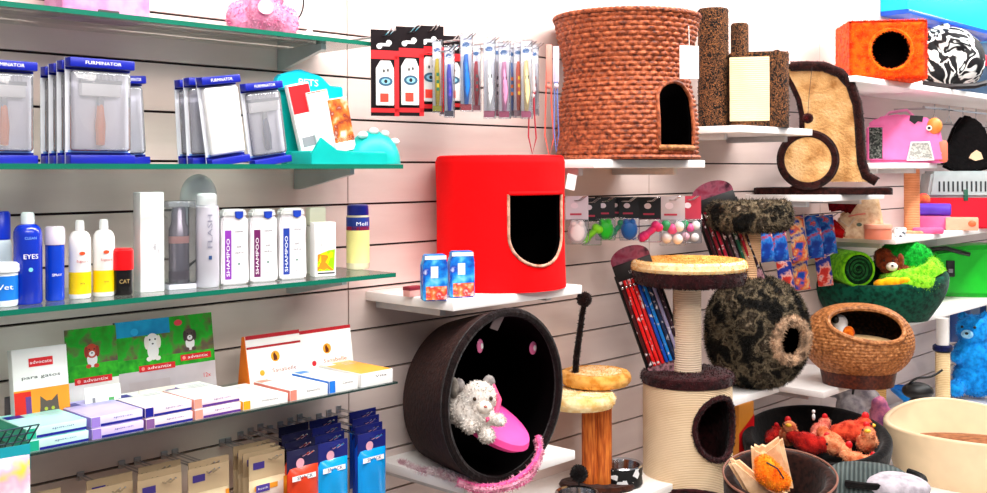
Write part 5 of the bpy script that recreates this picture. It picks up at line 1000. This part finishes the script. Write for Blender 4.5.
# bowls
def fbowl(px, py, d, rpx, label):
    s = S(px, d); R_ = rpx*s; t = thing('feeding_bowl', label, 'bowl', at(px, d, .6305), 0, 'steel feeding bowls with paw print sides')
    PAWB = patches('paw_band', [(0, '0a0a0c'), (.55, '101014'), (.62, 'e8e8e8')], 60, 'voronoi'); h = .055
    B().lathe([(.001, .001), (R_*.9, .0), (R_*.98, .006), (R_*.96, h*.7), (R_, h)], PAWB, 44, cap=False).build('rubber_side', t)
    b = B(); b.lathe([(R_, h), (R_*.97, h+.004), (R_*.85, h+.001), (R_*.78, h*.5), (R_*.5, h*.28), (.001, h*.26)], CHROME, 44, cap=False); b.build('steel_dish', t)
fbowl(621, 485, .20, 22, 'steel feeding bowl nearest the sisal barrel'); fbowl(577, 492, .275, 22, 'steel feeding bowl before the orange post')
t = thing('black_ball_toy', 'small black pompom toy beside the feeding bowls', 'toy', at(579, .235, .715)); b = B(); b.ell((0, 0, 0), .022, plush('100606', '050202'), 16); b.bm.normal_update(); b.fuzz(500, .005, plush('100606', '050202'), seed=54); b.build('pompom', t)
b = B(); b.tube([(0, 0, -.015), (.002, 0, -.08)], .004, BLACK, 6); b.build('stalk', t)

# ================================================================== BEDS ON THE PLINTH
ZQ = .4505; BK = plush('0e0a0a', '050404', 70, .4)
px, d = 816, .31; s = S(px, d); t = thing('pet_bed', 'black oval pet bed filled with plush chickens', 'pet bed', at(px, d, ZQ), face(px))
b = B(); bowl(b, 72*s, .23, .155, .035, BK, BK, lambda a: -.045*math.cos(a), zin=.07); b.build('padded_shell', t); L0 = Vector(t.location)
TOYB = [plush('e85838', 'a82414', 40), plush('f0a070', 'c85c34', 40), plush('c8241c', '8c0c0c', 40), plush('f0947c', 'd85848', 40)]
i = 0
for x, y, z, sc, c, lb in ((-26, .02, .125, 1.0, 1, 'orange and tan plush chicken at left in the black bed'), (-8, -.02, .115, 1.15, 2, 'red plush chicken in the middle of the black bed'), (4, .05, .14, .9, 3, 'pink plush chicken at the back of the black bed'), (16, -.02, .12, 1.1, 1, 'tan plush chicken right of the red one'), (33, .04, .15, 1.2, 0, 'large red orange plush chicken against the bed wall'), (48, -.01, .13, 1.0, 1, 'orange plush chicken at right end of the black bed'), (38, -.08, .085, .9, 1, 'pale tan plush chicken under the others in the black bed'), (-42, .02, .12, .7, 2, 'small dark red plush chicken at left wall of the black bed')):
    sc *= 1.3; z += .022; tt = thing('plush_chicken', lb, 'plush toy', L0, face(px), 'plush chickens in the black bed'); M3 = Matrix.Rotation(.6*((i*37) % 5-2), 3, 'Z') @ Matrix.Rotation(.3*((i*23) % 5-2), 3, 'Y'); c0 = Vector((x*s, y, z)); v = lambda a, b_, c_: c0+M3 @ Vector((a*sc, b_*sc, c_*sc))
    blob('body', [(v(0, 0, 0), (.034*sc, .026*sc, .024*sc), M3), (v(.032, -.005, .012), .018*sc), (v(-.034, 0, .004), (.016*sc, .012*sc, .014*sc))], TOYB[c], .005, 500, .006, parent=tt, seed=i)
    b = B(); b.ell(v(.046, -.012, .012), (.008*sc, .006*sc, .005*sc), plain('f8c030')); b.ell(v(.034, -.006, .032), (.008*sc, .004*sc, .009*sc), RED); b.ell(v(.038, -.020, .018), .003*sc, BLACK, 8); b.build('beak_and_comb', tt); i += 1
tt = thing('white_mini_figure', 'tiny white figure on top of the plush chickens', 'toy', L0, face(px)); B().ell((-2*s, .0, .222), (.006, .006, .012), WHITE, 10).ell((-2*s, 0, .240), .006, WHITE, 10).build('figure', tt)
BR = plush('301812', '180b08', 70, .4); PIP = plain('8c5c4c', .5)
px, d = 780, .585; s = S(px, d); t = thing('pet_bed', 'dark brown round pet bed with tan piping, front left', 'pet bed', at(px, d, ZQ), face(px))
b = B(); bowl(b, 55*s, .145, .232, .03, BR, BR, lambda a: -.03*math.cos(a), zin=.12); b.build('padded_shell', t); L1 = Vector(t.location)
B().tube([(55*s*math.sin(a), -.145*math.cos(a), .245-.03*math.cos(a)) for a in arc(0, 2*PI, 60)[:-1]], .003, PIP, 6, closed=True).build('piping', t)
CRM = plush('f4cca0', 'dcaa7c', 40, .3)
t = thing('star_cushion', 'cream pointed plush star standing in the brown bed', 'cushion', L1, face(px)); b = B()
pts_ = []
for k in range(10):
    a = PI/2+k*PI/5+.2; r_ = (.085 if k % 2 == 0 else .042); pts_.append((-12*s+r_*math.cos(a), .145+r_*math.sin(a)))
b.prism([(x*s*1.15, .115+z*s*1.25) for x, z in ((-22, 28), (-24, 64), (-14, 60), (2, 72), (6, 54), (12, 28))], -.035, .005, CRM, .010); b.prism([(x*s*1.15, .115+z*s*1.25) for x, z in ((-44, 52), (-36, 55), (-10, 36), (20, 24), (44, 26), (36, 14), (-20, 16))], -.075, -.04, CRM, .010); b.build('plush', t)
t = thing('orange_toy', 'bright orange plush ball toy on the cream star', 'plush toy', L1, face(px)); blob('body', [((-10*s, -.09, .272), (.036, .03, .032)), ((-2*s, -.095, .254), (.034, .026, .026)), ((-14*s, -.085, .292), (.026, .024, .024))], plush('ff7a10', 'f0a020', 30), .005, 1500, .007, parent=t)
b = B(); b.tube([(-12*s, -.115, .305), (-2*s, -.128, .295), (4*s, -.128, .27)], .0022, BLACK, 6); b.build('dark_stitch', t)
px, d = 868, .66; s = S(px, d); t = thing('grey_pet_bed', 'grey green knitted pet cushion with black edge, front middle', 'pet bed', at(px, d, ZQ), face(px))
KN = sisal('5c6664', '343c3c', 160, 'X', .8)
b = B(); b.lathe([(.001, 0), (56*s, .0), (62*s, .05), (60*s, .11), (50*s, .168), (30*s, .20), (.001, .212)], KN, 48, sy=.75, cap=False, M=RY(.0)); b.build('knit_cover', t)
b = B(); b.tube([(52*s*math.sin(a), -.75*52*s*math.cos(a), .178) for a in arc(-.4, 2.3, 40)], .010, BK, 8); b.build('black_edge', t); b = B(); b.ell((26*s, -.06, .172), (.09, .07, .035), plush('c8c0c8', 'a098a0', 40, .3), 28); b.build('pale_pad', t)
px, d = 990, .72; s = S(px, d); t = thing('pet_bed', 'large smooth cream pet bed with high walls at right edge', 'pet bed', at(px, d, ZQ), face(px))
CR1 = plain('ecd0a8', .55, var=.05); b = B(); bowl(b, 100*s, .24, .165, .020, CR1, CR1, lambda a: .05*math.exp(-((a-3.7)/.75)**2), zin=.09, bot=.88); b.build('moulded_wall', t)
b = B(); b.ell((-6*s, .0, .10), (82*s, .17, .03), plush('a8683c', '7c4420', 40, .3), 36); b.ell((18*s, -.09, .118), (.12, .05, .02), plain('fff4e4', .5), 24); b.build('tan_cushion', t)
# seen between the beds and the post: blue stool, blue plush, posts
t = thing('blue_dish', 'bright blue round plastic dish on a stem at the back', 'dish', at(906, .16, ZQ), 0); s = S(906, .16); zz = zat(906, 396, .16)-ZQ
B().lathe([(15*s, zz+.03), (15.5*s, zz+.035), (14*s, zz+.02), (6*s, zz-.01), (3*s, zz-.02)], plain('0c8ae8', .3), 36, cap=False).lathe([(.001, zz), (13.5*s, zz+.018)], plain('0c7ad8', .3), 36, cap=False).build('dish', t); B().lathe([(.05, 0), (.05, .01), (.012, .02), (.012, zz-.01)], plain('5cb8e0', .3), 24).build('stem', t)
t = thing('black_cable_toy', 'black hooded toy with curved wire behind the cream bed', 'toy', at(918, .30, ZQ), face(918)); b = B(); b.ell((0, 0, .17), (.06, .05, .035), BLACK, 24); b.ell((0, 0, .075), (.05, .045, .075), BLACK, 20); b.tube(smooth([(-.05, 0, .17), (-.01, -.02, .22), (.05, -.02, .235), (.09, 0, .26)]), .005, BLACK, 6); b.build('hood', t)
t = thing('display_post', 'slim cream sisal post with navy collar at the right', 'scratching post', at(943, .34, ZQ), 0); s = S(943, .34); zt_ = zat(943, 318, .34)-ZQ
B().lathe([(7*s, 0), (7*s, zat(943, 352, .34)-ZQ)], sisal('f4d8a8', 'd8b480', 280), 24).build('post', t); b = B(); z_ = zat(943, 348, .34)-ZQ; b.lathe([(8*s, z_-.012), (9.5*s, z_-.006), (9.5*s, z_+.008), (8*s, z_+.014)], plush('101848', '080c28'), 28); b.build('navy_collar', t)
B().lathe([(6*s, z_+.012), (6*s, zt_)], plain('f0ece8', .4), 20).build('white_sleeve', t)
t = thing('blue_plush', 'bright blue plush bear sitting at the right edge', 'plush toy', at(976, .24, ZQ+.004), face(976)); s = S(976, .24); BB = plush('18a0f0', '0870c0', 40)
blob('body', [((0, 0, .094), (.10, .08, .09)), ((-.012, -.01, .20), (.085, .07, .085)), ((-.01, -.02, .315), (.075, .065, .068)), ((-.08, -.05, .19), (.03, .05, .03)), ((.07, -.05, .17), (.03, .05, .04)), ((-.055, .01, .37), (.024, .018, .024)), ((.04, .01, .375), (.024, .018, .024)), ((.09, -.07, .05), (.04, .06, .04)), ((-.08, -.07, .05), (.04, .06, .04))], BB, .009, 3500, .012, parent=t)
b = B(); b.ell((-.035, -.085, .30), (.026, .018, .02), plush('a0d8f4', '70b0d8')); mz = b.build('muzzle', t); B().ell((-.037, -.103, .306), (.008, .006, .006), BLACK).build('nose', mz)
for e in (-1, 1): B().ell((-.03+e*.026, -.082, .332), .007, BLACK, 10).build('eye', t)
t = thing('display_stand', 'white metal display frame below the green beds', 'frame', at(948, .10, ZQ), 0); zt2 = .86-ZQ; b = B()
for x in (0, .55): b.box((x-.008, -.008, 0), (x+.008, .008, zt2), plain('e8e8e8', .4), .002)
b.box((0, -.008, zt2-.016), (.55, .008, zt2), plain('e8e8e8', .4), .002); b.build('frame_bar', t)
for k, (px, c) in enumerate(((955, '2c4c90'), (964, '384878'), (973, '6c7c98'), (981, '284888'))):
    d = .06; tt = thing('hanging_pack', ['leftmost dark blue pack above the blue bear', 'slate blue pack above the blue bear', 'pale grey blue pack above the blue bear', 'dark blue pack at right edge above the bear'][k], 'pack', at(px, d, .66), face(px)*.6, 'packs hanging above the blue bear'); b = B(); pouch(b, .07, .17, .02, plain(c, .4)); b.build('pouch', tt)
# sisal stub and flowers under the pod; orange/red packs beside the barrel
t = thing('short_sisal_post', 'short tan sisal post below the wicker pod', 'scratching post', at(878, .16, ZQ), 0); s = S(878, .16); B().lathe([(8*s, 0), (8*s, .735-.022-ZQ-.001)], sisal('e0b070', 'b88848', 260), 22).build('post', t)
t = thing('violet_toy', 'small pink and violet plush toys heaped behind black bed', 'plush toy', at(886, .30, ZQ), face(886)); blob('body', [((-.02, 0, .10), (.04, .03, .10)), ((-.03, -.01, .17), (.024, .02, .024)), ((.03, -.01, .12), (.035, .025, .035))], plush('d87c98', '583078', 25), .006, parent=t)
zz = zat(737, 442, .10); t = thing('treat_carton', 'orange and red treat carton between barrel and black bed', 'carton', at(739, .08, .4505), 0); b = B(); b.box((-.05, -.03, 0), (.05, .03, zat(739, 402, .08)-.4505), plain('e08c28', .45), .002); b.rect(-.05, .0, .05, .16, -.0305, RED); b.add([(-.05, -.0308, .16), (.05, -.0308, .16), (.05, -.0308, .21)], [(0, 1, 2)], RED); b.build('box', t)

make_pegs()
